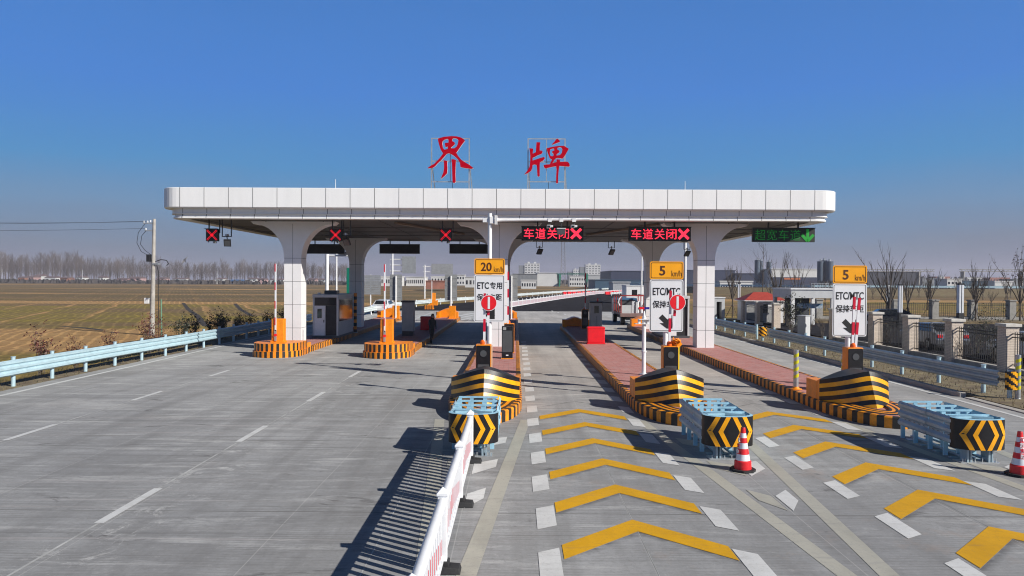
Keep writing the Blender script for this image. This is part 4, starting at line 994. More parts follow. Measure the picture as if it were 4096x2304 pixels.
# ------------------------------------------------------------------ white plastic fence with red tape (near)
def picket_panel(length, label, name='picket_fence', npk=13, foot=True, group=None, loc=(0, 0, 0), rz=0.0, detail=True):
    """panel along +Y starting at its post"""
    t = thing(name, label, 'barrier', loc, rz, group)
    mb = MB(); mb.box(-0.06, 0.06, -0.06, 0.06, 0.04, 0.98, FENCEW); mb.box(-0.075, 0.075, -0.075, 0.075, 0.98, 1.01, FENCEW)
    mb.add([(-0.075, -0.075, 1.01), (0.075, -0.075, 1.01), (0.075, 0.075, 1.01), (-0.075, 0.075, 1.01), (0, 0, 1.09)], [(0, 1, 4), (1, 2, 4), (2, 3, 4), (3, 0, 4)], FENCEW)
    mb.build('post', t, bevel=0.006 if detail else 0)
    MB().tube((0, 0.06, 0.90), (0, length - 0.06, 0.90), 0.062, FENCEW, n=18).build('top_rail', t, smooth=True)
    MB().box(-0.025, 0.025, 0.06, length - 0.06, 0.14, 0.22, FENCEW).build('bottom_rail', t)
    st = (length - 0.12) / npk
    for i in range(npk):
        y = 0.06 + st * (i + 0.5)
        mb = MB(); mb.box(-0.011, 0.011, y - 0.05, y + 0.05, 0.22, 0.85, FENCEW)
        ph = abs((i / (npk - 1)) * 2 - 1); c = 0.36 + 0.17 * (1 - ph); hh = 0.10 + 0.045 * (1 - ph)
        mb.box(0.0113, 0.0135, y - 0.022, y + 0.022, c - hh, c + hh, REDTAPE); mb.box(-0.0135, -0.0113, y - 0.022, y + 0.022, c - hh, c + hh, REDTAPE)
        mb.build('picket', t)
    if foot:
        mb = MB(); mb.add([(-0.22, -0.13, 0), (0.24, -0.13, 0), (0.24, 0.13, 0), (-0.22, 0.13, 0), (-0.12, -0.10, 0.10), (0.22, -0.10, 0.075), (0.22, 0.10, 0.075), (-0.12, 0.10, 0.10)],
               [(3, 2, 1, 0), (4, 5, 6, 7), (0, 1, 5, 4), (1, 2, 6, 5), (2, 3, 7, 6), (3, 0, 4, 7)], RUBBER)
        mb.box(-0.09, 0.09, -0.09, 0.09, 0.08, 0.15, RUBBER); mb.build('rubber_foot', t, bevel=0.012)
    return t
G1 = 'white fence panels with red tape by the crash cushion'
XF = -0.915
ys = [14.45, 11.66, 9.02, 6.35, 3.7]
p0 = picket_panel(14.45 - 11.66, 'white picket fence panel with red tape, reaching the crash cushion', loc=(XF, 11.66, 0), group=G1)
p1 = dup(p0, (XF - 0.005, 9.02, 0), label='white picket fence panel with red tape, in the middle of the visible row', scale=(1, (11.66 - 9.02) / 2.79, 1))
p2 = dup(p0, (XF - 0.01, 6.35, 0), label='white picket fence panel with red tape, cut by the bottom edge of the photo', scale=(1, (9.02 - 6.35) / 2.79, 1))
# last post against the cushion
t = thing('fence_post', 'white end post with pointed cap standing before the chevron face of the crash cushion', 'post', (XF, 14.45, 0))
for ch in p0.children:
    if ch.name.startswith(('post', 'rubber_foot')):
        c = ch.copy(); COL.objects.link(c); c.parent = t

# ------------------------------------------------------------------ guardrails
W3 = [(0.0, 0.36), (0.085, 0.41), (0.085, 0.47), (0.02, 0.52), (0.02, 0.55), (0.085, 0.60), (0.085, 0.66), (0.02, 0.71), (0.02, 0.74), (0.085, 0.79), (0.085, 0.85), (0.0, 0.90)]
def guardrail(pts, side, step, mbeam, mpost, label, name='guardrail', z=0.0, group='steel guardrails', prof=W3, post_r=0.07, ph=1.0, cap=True):
    """beam along pts; side=+1: the face looks to the right of the walking direction"""
    t = thing(name, label, 'guardrail', (pts[0][0], pts[0][1], z), group=group)
    P = [Vector((a - pts[0][0], b - pts[0][1])) for a, b in pts]
    nr = []
    for i in range(len(P)):
        a, b = P[max(0, i - 1)], P[min(len(P) - 1, i + 1)]; d = (b - a).normalized(); nr.append(Vector((d.y, -d.x)) * side)
    mb = MB()
    for i in range(len(P) - 1):
        for (da, za), (db, zb) in zip(prof, prof[1:]):
            q = [P[i] + nr[i] * (0.10 + da), P[i + 1] + nr[i + 1] * (0.10 + da), P[i + 1] + nr[i + 1] * (0.10 + db), P[i] + nr[i] * (0.10 + db)]
            mb.add([(q[0].x, q[0].y, za), (q[1].x, q[1].y, za), (q[2].x, q[2].y, zb), (q[3].x, q[3].y, zb)], [(0, 1, 2, 3)], mbeam)
    beam = mb.build('beam', t); sm = beam.modifiers.new('sheet', 'SOLIDIFY'); sm.thickness = 0.006; sm.offset = 0
    pm = MB(); pm.tube((0, 0, -0.2), (0, 0, ph - 0.02), post_r, mpost, n=10)
    if cap: pm.tube((0, 0, ph - 0.02), (0, 0, ph), post_r + 0.012, mpost, n=10)
    d = 0.4; i = 0; acc = 0.0; me = None
    tot = sum((b - a).length for a, b in zip(P, P[1:]))
    while d < tot - 0.2:
        while acc + (P[i + 1] - P[i]).length < d: acc += (P[i + 1] - P[i]).length; i += 1
        q = P[i].lerp(P[i + 1], (d - acc) / (P[i + 1] - P[i]).length)
        if me is None: o = pm.build('post', t, smooth=True); me = o.data
        else: o = bpy.data.objects.new('post', me); COL.objects.link(o); o.parent = t
        o.location = (q.x, q.y, 0); d += step
    return t
guardrail([(-17.5, 6), (-17.45, 22), (-17.3, 30), (-17.0, 36), (-16.9, 46), (-16.9, 58)], 1, 2.0, BLUE, BLUE, 'pale blue three-wave guardrail along the left edge of the plaza by the field')
guardrail([(15.55, 43.0), (15.5, 33), (15.55, 28), (15.75, 22.9)], 1, 2.35, STEELB, BLUE, 'grey-blue guardrail nearest the camera along the wide lane')
guardrail([(15.6, 60.0), (15.5, 52), (15.5, 45.2)], 1, 2.35, STEELB, BLUE, 'grey-blue guardrail along the wide lane, beyond the gap by the yellow end board')
guardrail([(-16.8, 59), (-15.6, 70), (-15.3, 90), (-10.8, 112), (-6.8, 124), (1.6, 158), (13, 200), (31.5, 269), (53, 341), (118, 472)], 1, 5.5, mat('far_white_rail', (0.55, 0.60, 0.60), 0.4, var=0.1), WHITE, 'long white guardrail bending away to the right along the ramp')
# second line of the ramp and the motorway railing on the embankment
guardrail([(24, 178), (33, 208), (46, 245), (60, 285)], -1, 4.5, MT['far_white_rail'], WHITE, 'short white guardrail on the inner side of the bending ramp')
mb = MB()
em = [(40, 300), (60, 232), (90, 214), (200, 210), (600, 210)]
for (a, b), (c, d) in zip(em, em[1:]):
    mb.add([(a, b - 9, -0.15), (c, d - 9, -0.15), (c, d, 1.95), (a, b, 1.95)], [(0, 1, 2, 3)], STRAW)
    mb.add([(a, b, 1.95), (c, d, 1.95), (c, d + 26, 1.95), (a, b + 26, 1.95)], [(0, 1, 2, 3)], ASPHALT)
structure(mb.build('motorway_embankment'))
guardrail([(45, 284), (60, 233), (90, 215), (200, 211), (420, 211)], -1, 5.0, mat('pale_motorway_rail', (0.42, 0.55, 0.60), 0.4, var=0.1), MT['far_white_rail'], 'long pale blue guardrail on top of the motorway embankment at right', z=1.95)
# yellow-black end boards
def end_board(x, y, label, rz):
    t = thing('end_board', label, 'hazard marker', (x, y, 0), rz, group='hazard boards at guardrail ends')
    mb = MB(); H0, H1, w, n = 0.34, 0.92, 0.42, 10
    def pt(u, z): a = (u - 0.5) * 2.2; return (math.sin(a) * 0.27, 0.16 - math.cos(a) * 0.2, z)
    K = 12
    for i in range(n):
        for k in range(K):
            u0, u1 = i / n, (i + 1) / n; z0, z1 = H0 + (H1 - H0) * k / K, H0 + (H1 - H0) * (k + 1) / K
            s = ((u0 * w * 1.2 + z0 * 1.25) / 0.30) % 1.0
            mb.add([pt(u0, z0), pt(u1, z0), pt(u1, z1), pt(u0, z1)], [(0, 1, 2, 3)], BOWY if s < 0.5 else BLACK)
    mb.build('striped_board', t)
    MB().tube((0, 0.16, -0.1), (0, 0.16, 0.95), 0.07, BLUE, n=12).build('post', t, smooth=True)
    return t
end_board(15.85, 22.55, 'yellow and black rounded end board on the near guardrail, at the photo edge', 0.1)
end_board(15.45, 44.2, 'yellow and black end board in the gap between the two right guardrails', -0.1)

# ------------------------------------------------------------------ steel bollards with yellow-grey stripes
def bollard(x, y, z, h, label, base=False):
    t = thing('striped_bollard', label, 'bollard', (x, y, z), group='steel bollards with yellow stripes')
    MB().tube((0, 0, 0), (0, 0, h), 0.078, GALV, n=16).build('post', t, smooth=True)
    n = 14; r = 0.081
    for k in range(5):
        mb = MB()
        z0 = h - 0.06 - k * 0.22
        for i in range(n // 2):
            a0, a1 = math.pi + math.pi * i / (n // 2), math.pi + math.pi * (i + 1) / (n // 2)
            s0, s1 = 0.10 * i / (n // 2), 0.10 * (i + 1) / (n // 2)
            if z0 - 0.21 < 0.15: continue
            mb.add([(r * math.cos(a0), r * math.sin(a0), z0 - 0.21 + s0), (r * math.cos(a1), r * math.sin(a1), z0 - 0.21 + s1), (r * math.cos(a1), r * math.sin(a1), z0 - 0.10 + s1), (r * math.cos(a0), r * math.sin(a0), z0 - 0.10 + s0)], [(0, 1, 2, 3)], YG)
        if mb.v: mb.build('reflective_band', t)
    mb = MB(); mb.lathe([(0.19, 0), (0.19, 0.02), (0.12, 0.035), (0.08, 0.09)], GALV if base else ORANGE, n=16); mb.build('base', t, smooth=True)
    return t
bollard(8.98, 22.65, ZI, 1.26, 'steel bollard with yellow stripes standing alone on the pink island paving')
bollard(10.80, 23.3, ZI, 1.05, 'steel bollard with yellow stripes just left of the barrier by the wide lane')
bollard(5.30, 23.4, ZI, 1.30, 'steel bollard with yellow stripes half behind the barrier with the no-entry disc')
bollard(16.02, 22.6, -0.02, 1.47, 'steel bollard with yellow stripes on a flanged foot at the guardrail end', True)
t = thing('column_guard', 'tall orange and black striped guard in front of a rear column', 'post guard', (D(1421, 1329, 45.8).x, 45.8, ZI))
mb = MB()
for i in range(12): mb.box(-0.09, 0.09, -0.09, 0.09, i * 0.213, (i + 1) * 0.213, ORANGE if i % 2 else KBLACK)
mb.build('post', t); MB().box(-0.14, 0.14, -0.14, 0.14, -0.005, 0.03, GALV).build('base', t)

# ------------------------------------------------------------------ island furniture
t = thing('display_terminal', 'black free-standing display terminal on the middle island', 'display terminal', (-0.36, 31.0, ZI))
MB().box(-0.24, 0.24, 0.0, 0.30, 0.02, 1.42, BLACK).build('housing', t, bevel=0.02)
MB().xz(rrect(0.42, 0.94, 0.01, cz=0.76), -0.008, -0.001, DGREY).build('screen', t)
MB().xz(rrect(0.14, 0.12, 0.01, cx=-0.12, cz=1.32), -0.01, -0.001, GREY).build('camera_window', t)
MB().xz(rrect(0.11, 0.05, 0.01, cx=0.0, cz=0.15), -0.01, -0.001, WHITE).build('printer_slot', t)
MB().box(-0.27, 0.27, -0.06, 0.33, -0.006, 0.02, ORANGE).build('base', t)
def card_machine(x, y, label, dark):
    t = thing('card_machine', label, 'card machine', (x, y, ZI), group='tall grey card machines')
    MB().box(-0.36, 0.36, 0, 0.7, 0.28, 2.06, GREY).build('cabinet', t, bevel=0.02)
    MB().box(-0.33, 0.33, 0.03, 0.67, 0.0, 0.28, DARK).build('plinth', t)
    MB().box(-0.40, 0.38, -0.06, 0.72, 2.06, 2.16, DARK).build('roof_cap', t, bevel=0.02)
    if dark:
        MB().xz(rrect(0.28, 0.46, 0.02, cx=0.02, cz=1.66), -0.012, -0.001, GLASS).build('screen', t)
        mb = MB()
        for i in range(5): ring(mb, [(math.cos(a) * 0.05 + 0.02, math.sin(a) * 0.05 + 1.2 - i * 0.13) for a in [k * math.pi / 4 for k in range(8)]], [(math.cos(a) * 0.03 + 0.02, math.sin(a) * 0.03 + 1.2 - i * 0.13) for a in [k * math.pi / 4 for k in range(8)]], -0.006, -0.001, DGREY)
        mb.build('vent_rings', t)
        MB().tube((0.12, 0.3, 2.16), (0.12, 0.3, 2.34), 0.05, RED, n=10).build('beacon', t)
    return t
card_machine(D(1630, 1343, 43.3).x, 43.3, 'plain grey card machine seen from behind on its island, left of the walking person', False)
card_machine(D(2383, 1303, 44).x, 43.8, 'grey card machine with dark screen and small red beacon, behind the red box', True)
def red_box(px, Y, label):
    t = thing('plastic_barrier_box', label, 'barrier box', (D(px, 1376, Y).x, Y, ZI), group='red plastic barrier boxes')
    mb = MB(); mb.box(-0.47, 0.47, 0.0, 0.5, 0.04, 0.93, RED); mb.build('body', t, bevel=0.05, segs=3)
    MB().box(-0.5, 0.5, -0.03, 0.53, 0.0, 0.05, RED).build('base', t, bevel=0.01); MB().box(-0.48, 0.48, -0.012, 0.512, 0.84, 0.90, RED).build('rim', t, bevel=0.01)
    return t
red_box(2385, 38.5, 'bright red plastic barrier box in the sun, before the grey card machine'); red_box(1708, 48.5, 'dark red plastic barrier box in the canopy shade, beside the walking person')
# strobe post
t = thing('strobe_post', 'slim white camera post topped by a red and blue strobe bar', 'camera post', (4.72, 26.0, ZI))
MB().tube((0, 0, 0), (0, 0, 2.12), 0.075, WHITE, n=16).tube((0, 0, 2.12), (0, 0, 2.34), 0.06, WHITE, 0.025, n=16).build('post', t, smooth=True)
MB().tube((0, 0, 0.82), (0, 0, 0.87), 0.10, WHITE).build('collar', t); MB().tube((0, 0, 0), (0, 0, 0.04), 0.15, WHITE, n=16).build('base', t)
MB().box(-0.34, 0.2, -0.14, 0.14, 1.86, 1.88, WHITE).build('lower_shelf', t); MB().box(-0.22, 0.24, -0.16, 0.16, 2.02, 2.045, WHITE).build('upper_shelf', t)
MB().box(-0.22, -0.14, -0.1, 0.1, 1.88, 2.02, WHITE).build('camera', t); MB().box(0.1, 0.2, -0.1, 0.1, 1.88, 2.02, WHITE).build('camera', t)
MB().box(-0.2, -0.001, -0.05, 0.05, 2.40, 2.48, RED).build('red_strobe', t); MB().box(0.001, 0.2, -0.05, 0.05, 2.40, 2.48, mat('blue_lens', (0.02, 0.02, 0.25), 0.2, var=0)).build('blue_strobe', t)
MB().tube((0, 0, 2.33), (0, 0, 2.41), 0.02, DARK).build('strobe_stem', t)
# toll booths
def booth(x, y, label, w=1.5, d=3.8, h=2.55):
    t = thing('toll_booth', label, 'booth', (x, y, ZI), group='white toll booths')
    mb = MB(); f = 0.10
    mb.box(-w / 2, w / 2, f, d, 0.12, h - 0.18, LGREY); mb.box(-w / 2, -w / 2 + f, 0, f, 0.12, h - 0.18, LGREY); mb.box(w / 2 - f, w / 2, 0, f, 0.12, h - 0.18, LGREY); mb.build('walls', t)
    MB().box(-w / 2 - 0.02, w / 2 + 0.02, -0.03, d + 0.02, h - 0.18, h, LGREY).build('roof', t, bevel=0.02)
    MB().box(-w / 2 - 0.03, w / 2 + 0.03, -0.03, d + 0.02, 0, 0.12, DGREY).build('plinth', t)
    MB().box(-w / 2 + f, w / 2 - f, 0.03, 0.06, h - 0.66, h - 0.181, GLASS).build('top_window', t)
    dm = MB().box(-w / 2 + f, -0.02, 0.005, 0.045, 0.125, h - 0.665, WHITE).build('door', t)
    MB().box(-w / 2 + 0.27, -0.22, -0.004, 0.004, 1.15, 1.70, GLASS).build('pane', dm); MB().box(-0.12, -0.07, -0.02, 0.004, 0.9, 1.05, DARK).build('handle', dm)
    MB().box(0.0, w / 2 - f - 0.002, 0.085, 0.099, 0.125, h - 0.67, DARK).build('doorway_shade', t)  # dark plate painted in for the shade inside the open door half
    for s in (-1, 1): MB().box(*sorted((s * (w / 2 + 0.002), s * (w / 2 + 0.012))), 0.25, d - 0.2, 0.95, h - 0.30, GLASS).build('side_window', t)
    MB().box(-0.35, 0.4, 1.0, 1.7, h + 0.001, h + 0.22, DGREY).build('air_conditioner', t, bevel=0.02); MB().box(-0.55, -0.4, 0.3, 0.4, h + 0.001, h + 0.10, WHITE).build('roof_lamp', t)
    return t
booth(-11.20, 41.6, 'white toll booth with half-open door under the canopy, left lanes')
booth(9.80, 43.0, 'white toll booth mostly hidden behind the 5 km/h sign on the red box island')
t = thing('hand_rail', 'orange tubular handrail along the booth island edge', 'railing', (0, 0, ZI))
xh = ISX['L1'] + 0.93; mb = MB()
for y in (42.0, 43.6, 45.2): MB().box(xh - 0.05, xh + 0.05, y - 0.05, y + 0.05, 0, 1.0, ORANGE).build('post', t)
for z in (0.35, 0.66, 0.95): MB().box(xh - 0.03, xh + 0.03, 42.05, 45.15, z - 0.05, z + 0.04, ORANGE).build('rail', t)

# ------------------------------------------------------------------ person
t = thing('person', 'person in dark clothes walking beside the shaded island, leaning forward with one leg back', 'person', (-4.95, 41.7, 0.0), R(25), group=None)
def skin_body():
    J = [((0, 0, 0.92), .125), ((0, -0.05, 1.12), .13), ((0, -0.12, 1.32), .145), ((0, -0.15, 1.43), .065), ((0, -0.18, 1.52), .075), ((0, -0.20, 1.64), .088), ((0, -0.2, 1.71), .05),
         ((0.17, -0.12, 1.36), .07), ((0.23, -0.02, 1.12), .05), ((0.22, -0.14, 0.90), .038), ((0.21, -0.19, 0.83), .035),
         ((-0.17, -0.12, 1.36), .07), ((-0.22, -0.20, 1.12), .05), ((-0.20, -0.36, 0.95), .038), ((-0.19, -0.42, 0.91), .035),
         ((0.09, 0.0, 0.84), .10), ((0.10, 0.14, 0.48), .07), ((0.10, 0.42, 0.16), .05), ((0.10, 0.37, 0.05), .045), ((0.10, 0.30, 0.03), .035),
         ((-0.09, 0.0, 0.84), .10), ((-0.10, -0.18, 0.47), .07), ((-0.10, -0.20, 0.10), .05), ((-0.10, -0.23, 0.04), .045), ((-0.10, -0.36, 0.03), .035)]
    E_ = [(0, 1), (1, 2), (2, 3), (3, 4), (4, 5), (5, 6), (2, 7), (7, 8), (8, 9), (9, 10), (2, 11), (11, 12), (12, 13), (13, 14), (0, 15), (15, 16), (16, 17), (17, 18), (18, 19), (0, 20), (20, 21), (21, 22), (22, 23), (23, 24)]
    me = bpy.data.meshes.new('body'); me.from_pydata([j[0] for j in J], E_, [])
    o = bpy.data.objects.new('body', me); COL.objects.link(o); o.parent = t
    sk = o.modifiers.new('skin', 'SKIN'); sk.use_smooth_shade = True
    for v, (_, r) in zip(me.skin_vertices[0].data, J): v.radius = (r, r)
    me.skin_vertices[0].data[0].use_root = True
    o.modifiers.new('sub', 'SUBSURF').levels = 2; o.modifiers['sub'].render_levels = 2
    me.materials.append(mat('dark_clothes', (0.02, 0.021, 0.025), 0.85, var=0.3, scale=6))
    h = MB(); h.lathe([(0.001, 0.125), (0.06, 0.11), (0.095, 0.05), (0.098, -0.02), (0.085, -0.06)], mat('black_hair', (0.008, 0.007, 0.007), 0.6, var=0), n=14, c=(0, -0.185, 1.63)); h.build('hair', t, smooth=True)
    f = MB(); f.lathe([(0.001, 0.08), (0.06, 0.06), (0.078, 0.0), (0.06, -0.07), (0.02, -0.10)], mat('skin', (0.30, 0.17, 0.12), 0.6, var=0), n=14, c=(0, -0.222, 1.60)); f.build('face', t, smooth=True)
skin_body()

# ------------------------------------------------------------------ trees and shrubs
def branch(mb, p, d, l, r, depth, rng, m, spread=0.5, up_=0.25, kids=(2, 3), n=4, ratio=0.66, curve=0.16, tips=None):
    segs = 3 if depth > 0 else 2; a = Vector(p); dd = Vector(d).normalized()
    pts = [a.copy()]
    for i in range(segs):
        dd = (dd + Vector((rng.uniform(-1, 1), rng.uniform(-1, 1), rng.uniform(-.3, 1) * up_ * 2)) * curve).normalized(); a = a + dd * (l / segs); pts.append(a.copy())
    for i in range(segs): mb.tube(pts[i], pts[i + 1], r * (1 - 0.55 * i / segs), m, r * (1 - 0.55 * (i + 1) / segs), n=n, cap=False)
    if tips is not None and depth <= 1: tips += pts[1:]
    if depth > 0:
        for k in range(rng.randint(*kids)):
            f = rng.uniform(0.35, 1.0); q = pts[0].lerp(pts[-1], f) if segs < 2 else pts[min(segs, max(1, round(f * segs)))]
            o = Vector((rng.uniform(-1, 1), rng.uniform(-1, 1), rng.uniform(-0.2, 0.6))).normalized()
            branch(mb, q, dd + o * spread + Vector((0, 0, up_)), l * ratio * rng.uniform(0.7, 1.1), r * 0.45, depth - 1, rng, m, spread, up_, kids, n, ratio, curve, tips)
def vase_tree(loc, h, th, limbs, spread, label, seed, leaves=0, props=True, pole=False, trunk_r=0.09):
    rng = random.Random(seed); t = thing('bare_tree', label, 'tree', loc, group='bare young trees by the service yard')
    mb = MB(); mb.tube((0, 0, -0.1), (0.02, 0.01, th * 0.5), trunk_r, BARK, trunk_r * 0.85, n=9); mb.tube((0.02, 0.01, th * 0.5), (0, 0, th), trunk_r * 0.85, BARK, trunk_r * 0.75, n=9); mb.build('trunk', t, smooth=True)
    cb = MB(); tips = []
    if pole:
        cb.tube((0, 0, th), (0.05, 0, h), trunk_r * 0.75, BARK, 0.015, n=6)
        for i in range(limbs):
            z = th + (h - th) * (i + 1) / (limbs + 1); a = rng.uniform(0, 6.3)
            branch(cb, (0.02, 0, z), (math.cos(a), math.sin(a), 0.75), (h - z) * 0.45 + 0.7, 0.028, 2, rng, TWIG, 0.5, 0.2, (2, 3), tips=tips)
    else:
        for i in range(limbs):
            a = 6.283 * i / limbs + rng.uniform(-0.4, 0.4); s = spread * rng.uniform(0.25, 1.1)
            branch(cb, (0, 0, th * rng.uniform(0.82, 1.0)), (math.cos(a) * s, math.sin(a) * s, 1.0), (h - th) * rng.uniform(0.55, 0.78), trunk_r * 0.55, 2, rng, TWIG, 0.42, 0.45, (3, 5), ratio=0.45, curve=0.10, tips=tips)
    cb.build('crown', t)
    if leaves:
        lb = MB()
        for i in range(leaves):
            p = rng.choice(tips) + Vector((rng.uniform(-.12, .12), rng.uniform(-.12, .12), rng.uniform(-.15, .05)))
            n_ = Vector((rng.uniform(-1, 1), rng.uniform(-1, 1), rng.uniform(-1, 1))).normalized(); ax = n_.orthogonal().normalized(); ay = n_.cross(ax); s = rng.uniform(0.05, 0.09)
            lb.add([p - ax * s, p + ay * s * .6, p + ax * s, p - ay * s * .6], [(0, 1, 2, 3)], LEAFB)
        lb.build('leaves', t)
    if props:
        for k in range(3):
            a = k * 2.09 + 0.5; MB().tube((math.cos(a) * 0.75, math.sin(a) * 0.75, -0.1), (0.03 * math.cos(a), 0.03 * math.sin(a), 1.35), 0.028, BARK, n=5).build('prop', t)
    return t
def at(px, py, z=0.0): g = G(px, py, z); return (g.x, g.y, z - 0.02)
vase_tree(at(3556, 1297), 6.6, 1.55, 9, 0.55, 'tallest bare tree, its straight branches fanning above the parked black car', 11, trunk_r=0.11)
vase_tree(at(3631, 1280), 5.3, 1.6, 7, 0.5, 'bare tree just right of the tallest one, leaning on props', 12)
vase_tree(at(3902, 1290), 5.6, 1.7, 8, 0.5, 'bare tree on props standing right of the black and white lamp post', 13)
vase_tree(at(4080, 1290), 7.0, 1.8, 7, 0.45, 'tree at the photo edge still holding some dry leaves', 14, leaves=260)
vase_tree(at(3110, 1255), 7.2, 2.0, 9, 0.45, 'many-stemmed bare tree behind the red-roofed kiosk', 15)
vase_tree(at(3050, 1235), 9.0, 2.6, 9, 0.5, 'tall slender bare tree with one straight leader under the green board', 16, props=False, pole=True)
vase_tree(at(2930, 1268), 6.0, 1.9, 8, 0.4, 'bare tree on props right of the right front column', 17)
vase_tree(at(3190, 1240), 7.2, 1.8, 8, 0.42, 'bare tree rising behind the white gatehouse roof', 18, props=False)
def shrub(loc, w, h, label, seed, m=LEAFR, leaves=420, stems=7, group=None, leaf=0.05):
    rng = random.Random(seed); t = thing('shrub', label, 'shrub', loc, group=group)
    sb = MB(); tips = []
    for i in range(stems):
        a = rng.uniform(0, 6.3); s = rng.uniform(0.1, 0.55)
        branch(sb, (rng.uniform(-.08, .08), rng.uniform(-.08, .08), -0.05), (math.cos(a) * s * w / h, math.sin(a) * s * w / h, 1), h * rng.uniform(0.65, 0.95), 0.013, 1, rng, TWIG, 0.6, 0.2, (3, 4), n=3, tips=tips)
    sb.build('stems', t); lb = MB()
    for i in range(leaves):
        p = rng.choice(tips) + Vector((rng.gauss(0, .09), rng.gauss(0, .09), rng.gauss(0, .07))); p.z = max(0.05, p.z)
        n_ = Vector((rng.uniform(-1, 1), rng.uniform(-1, 1), rng.uniform(-.2, 1))).normalized(); ax = n_.orthogonal().normalized(); ay = n_.cross(ax); s = leaf * rng.uniform(0.7, 1.4)
        lb.add([p - ax * s, p + ay * s * .5, p + ax * s, p - ay * s * .5], [(0, 1, 2, 3)], m)
    lb.build('leaves', t); return t
GS = 'reddish shrubs behind the left guardrail'
LS = 'reddish-leaved shrub growing behind the pale blue guardrail at the field edge'
sh = [shrub((-18.6, 22.2, -0.1), 0.9, 1.35, LS, 21, group=GS), shrub((-18.6, 27.6, -0.1), 1.2, 1.45, LS, 22, leaves=520, group=GS), shrub((-18.5, 35.6, -0.1), 1.2, 1.5, LS, 23, leaves=520, group=GS)]
sg = shrub((-18.4, 44, -0.1), 1.4, 1.35, 'dark green shrub in the row behind the shaded part of the left guardrail', 24, m=LEAFG, leaves=560, group='dark shrubs behind the left guardrail')
rng = random.Random(5)
for y in (19.8, 21.0, 24.2, 29.8, 33.2, 37.6): dup(rng.choice(sh), (-18.75 + rng.uniform(-.35, .25), y, -0.1), rng.uniform(0, 6), scale=rng.uniform(0.65, 1.0))
for k in range(12): dup(sg, (-18.5 + rng.uniform(-.4, .3), 39.4 + k * 1.8 + rng.uniform(-.5, .5), -0.1), rng.uniform(0, 6), scale=rng.uniform(0.75, 1.15))
GD = 'dark bushes along the brick fence'
shrub(at(3160, 1330), 1.6, 2.2, 'dark dense bush between the brick pillars left of the gatehouse', 31, m=LEAFG, leaves=900, stems=10, group=GD, leaf=0.06)
d0 = shrub(at(3905, 1440), 1.6, 1.9, 'dark bush before the second brick pillar from the photo edge', 32, m=LEAFG, leaves=520, stems=14, group=GD, leaf=0.04)
dup(d0, at(3985, 1455), 2.0, 'dark bush hiding the foot of the brick pillar at the photo edge', 0.95); dup(d0, at(3540, 1385), 1.0, 'low dark bush before the brick pillar behind the white sign', 0.75)
sap = shrub(at(3790, 1430), 0.9, 1.5, 'leafless sapling with thin straight stems on the verge before the brick fence', 33, leaves=6, stems=10, group='leafless saplings on the verge')
for q, s_ in (((3550, 1400), 0.9), ((3230, 1350), 1.1), ((3290, 1350), 0.9), ((3165, 1345), 1.0), ((3860, 1455), 0.9), ((3700, 1425), 0.7)): dup(sap, at(*q), rng.uniform(0, 6), scale=s_)
extra = [o for o in bpy.data.objects if o.get('category') == 'tree']
rng = random.Random(77)
for i in range(26):
    px = rng.uniform(2880, 4150); Y = rng.uniform(85, 190); g_ = D(px, 1150, Y)
    dup(rng.choice([extra[1], extra[2], extra[6]]), (g_.x, Y, -0.17), rng.uniform(0, 6), label='small bare tree scattered in the fields beyond the service yard fence', scale=rng.uniform(0.55, 1.0), group='small bare trees in the fields on the right')
# grass tufts on the verges (nobody could count them)
gb = MB()
for i in range(9000):
    if i % 3: x, y = rng.uniform(14.9, 19.9), rng.uniform(20, 60)
    else: x, y = rng.uniform(-21.5, -17.0), rng.uniform(14, 52)
    a = rng.uniform(0, 6.3); h = rng.uniform(0.04, 0.16); w = 0.012
    z = 0.04 if x > 0 else (-0.04 if x > -18.3 else -0.16 - max(0, -19.2 - x) * 0.27)
    gb.add([(x - w * math.cos(a), y - w * math.sin(a), z), (x + w * math.cos(a), y + w * math.sin(a), z), (x + rng.uniform(-.05, .05), y + rng.uniform(-.05, .05), z + h)], [(0, 1, 2)], STRAW if rng.random() < .75 else LEAFG)
tag(gb.build('verge_grass'), 'sparse dry grass tufts on the soil strips beside both guardrails', 'grass', kind='stuff')

# ------------------------------------------------------------------ utility pole and wires
up_ = thing('utility_pole', 'concrete utility pole with insulators and looping cables at the field edge', 'utility pole', (*G(608, 1342, -1.35).xy, -1.35)); up_.scale = (1.29,) * 3
UX, UY = up_.location.x, up_.location.y
MB().tube((0, 0, 0), (0.16, 0, 8.05), 0.17, CONC, 0.10, n=14).build('pole', up_, smooth=True)
MB().tube((0.62, 0.1, 0), (0.58, 0.1, 2.5), 0.045, mat('green_tube', (0.12, 0.25, 0.17), 0.5), n=8).build('cable_tube', up_, smooth=True)
for z, l in ((7.75, 0.62), (7.25, 0.5)): MB().box(-l, 0.25, -0.05, 0.05, z - 0.04, z + 0.04, GALV).build('crossarm', up_)
for x, z in ((-0.55, 7.85), (-0.3, 7.85), (-0.42, 7.35), (0.2, 7.36), (-0.1, 7.88)): MB().lathe([(0.02, 0), (0.06, 0.02), (0.03, 0.06), (0.06, 0.09), (0.02, 0.14)], WHITE, n=8, c=(x, 0, z - 0.06)).build('insulator', up_)
MB().path([(-0.5, 0, 7.7), (-0.95, 0, 7.1), (-1.05, 0, 6.4), (-0.75, 0, 5.8), (-0.3, 0, 5.55), (0.05, 0, 5.5)], 0.018, DARK, 5).build('cable', up_)
MB().path([(-0.35, 0, 7.3), (-0.7, 0, 6.9), (-0.8, 0, 6.3), (-0.5, 0, 5.9), (-0.1, 0, 5.6)], 0.018, DARK, 5).build('cable', up_)
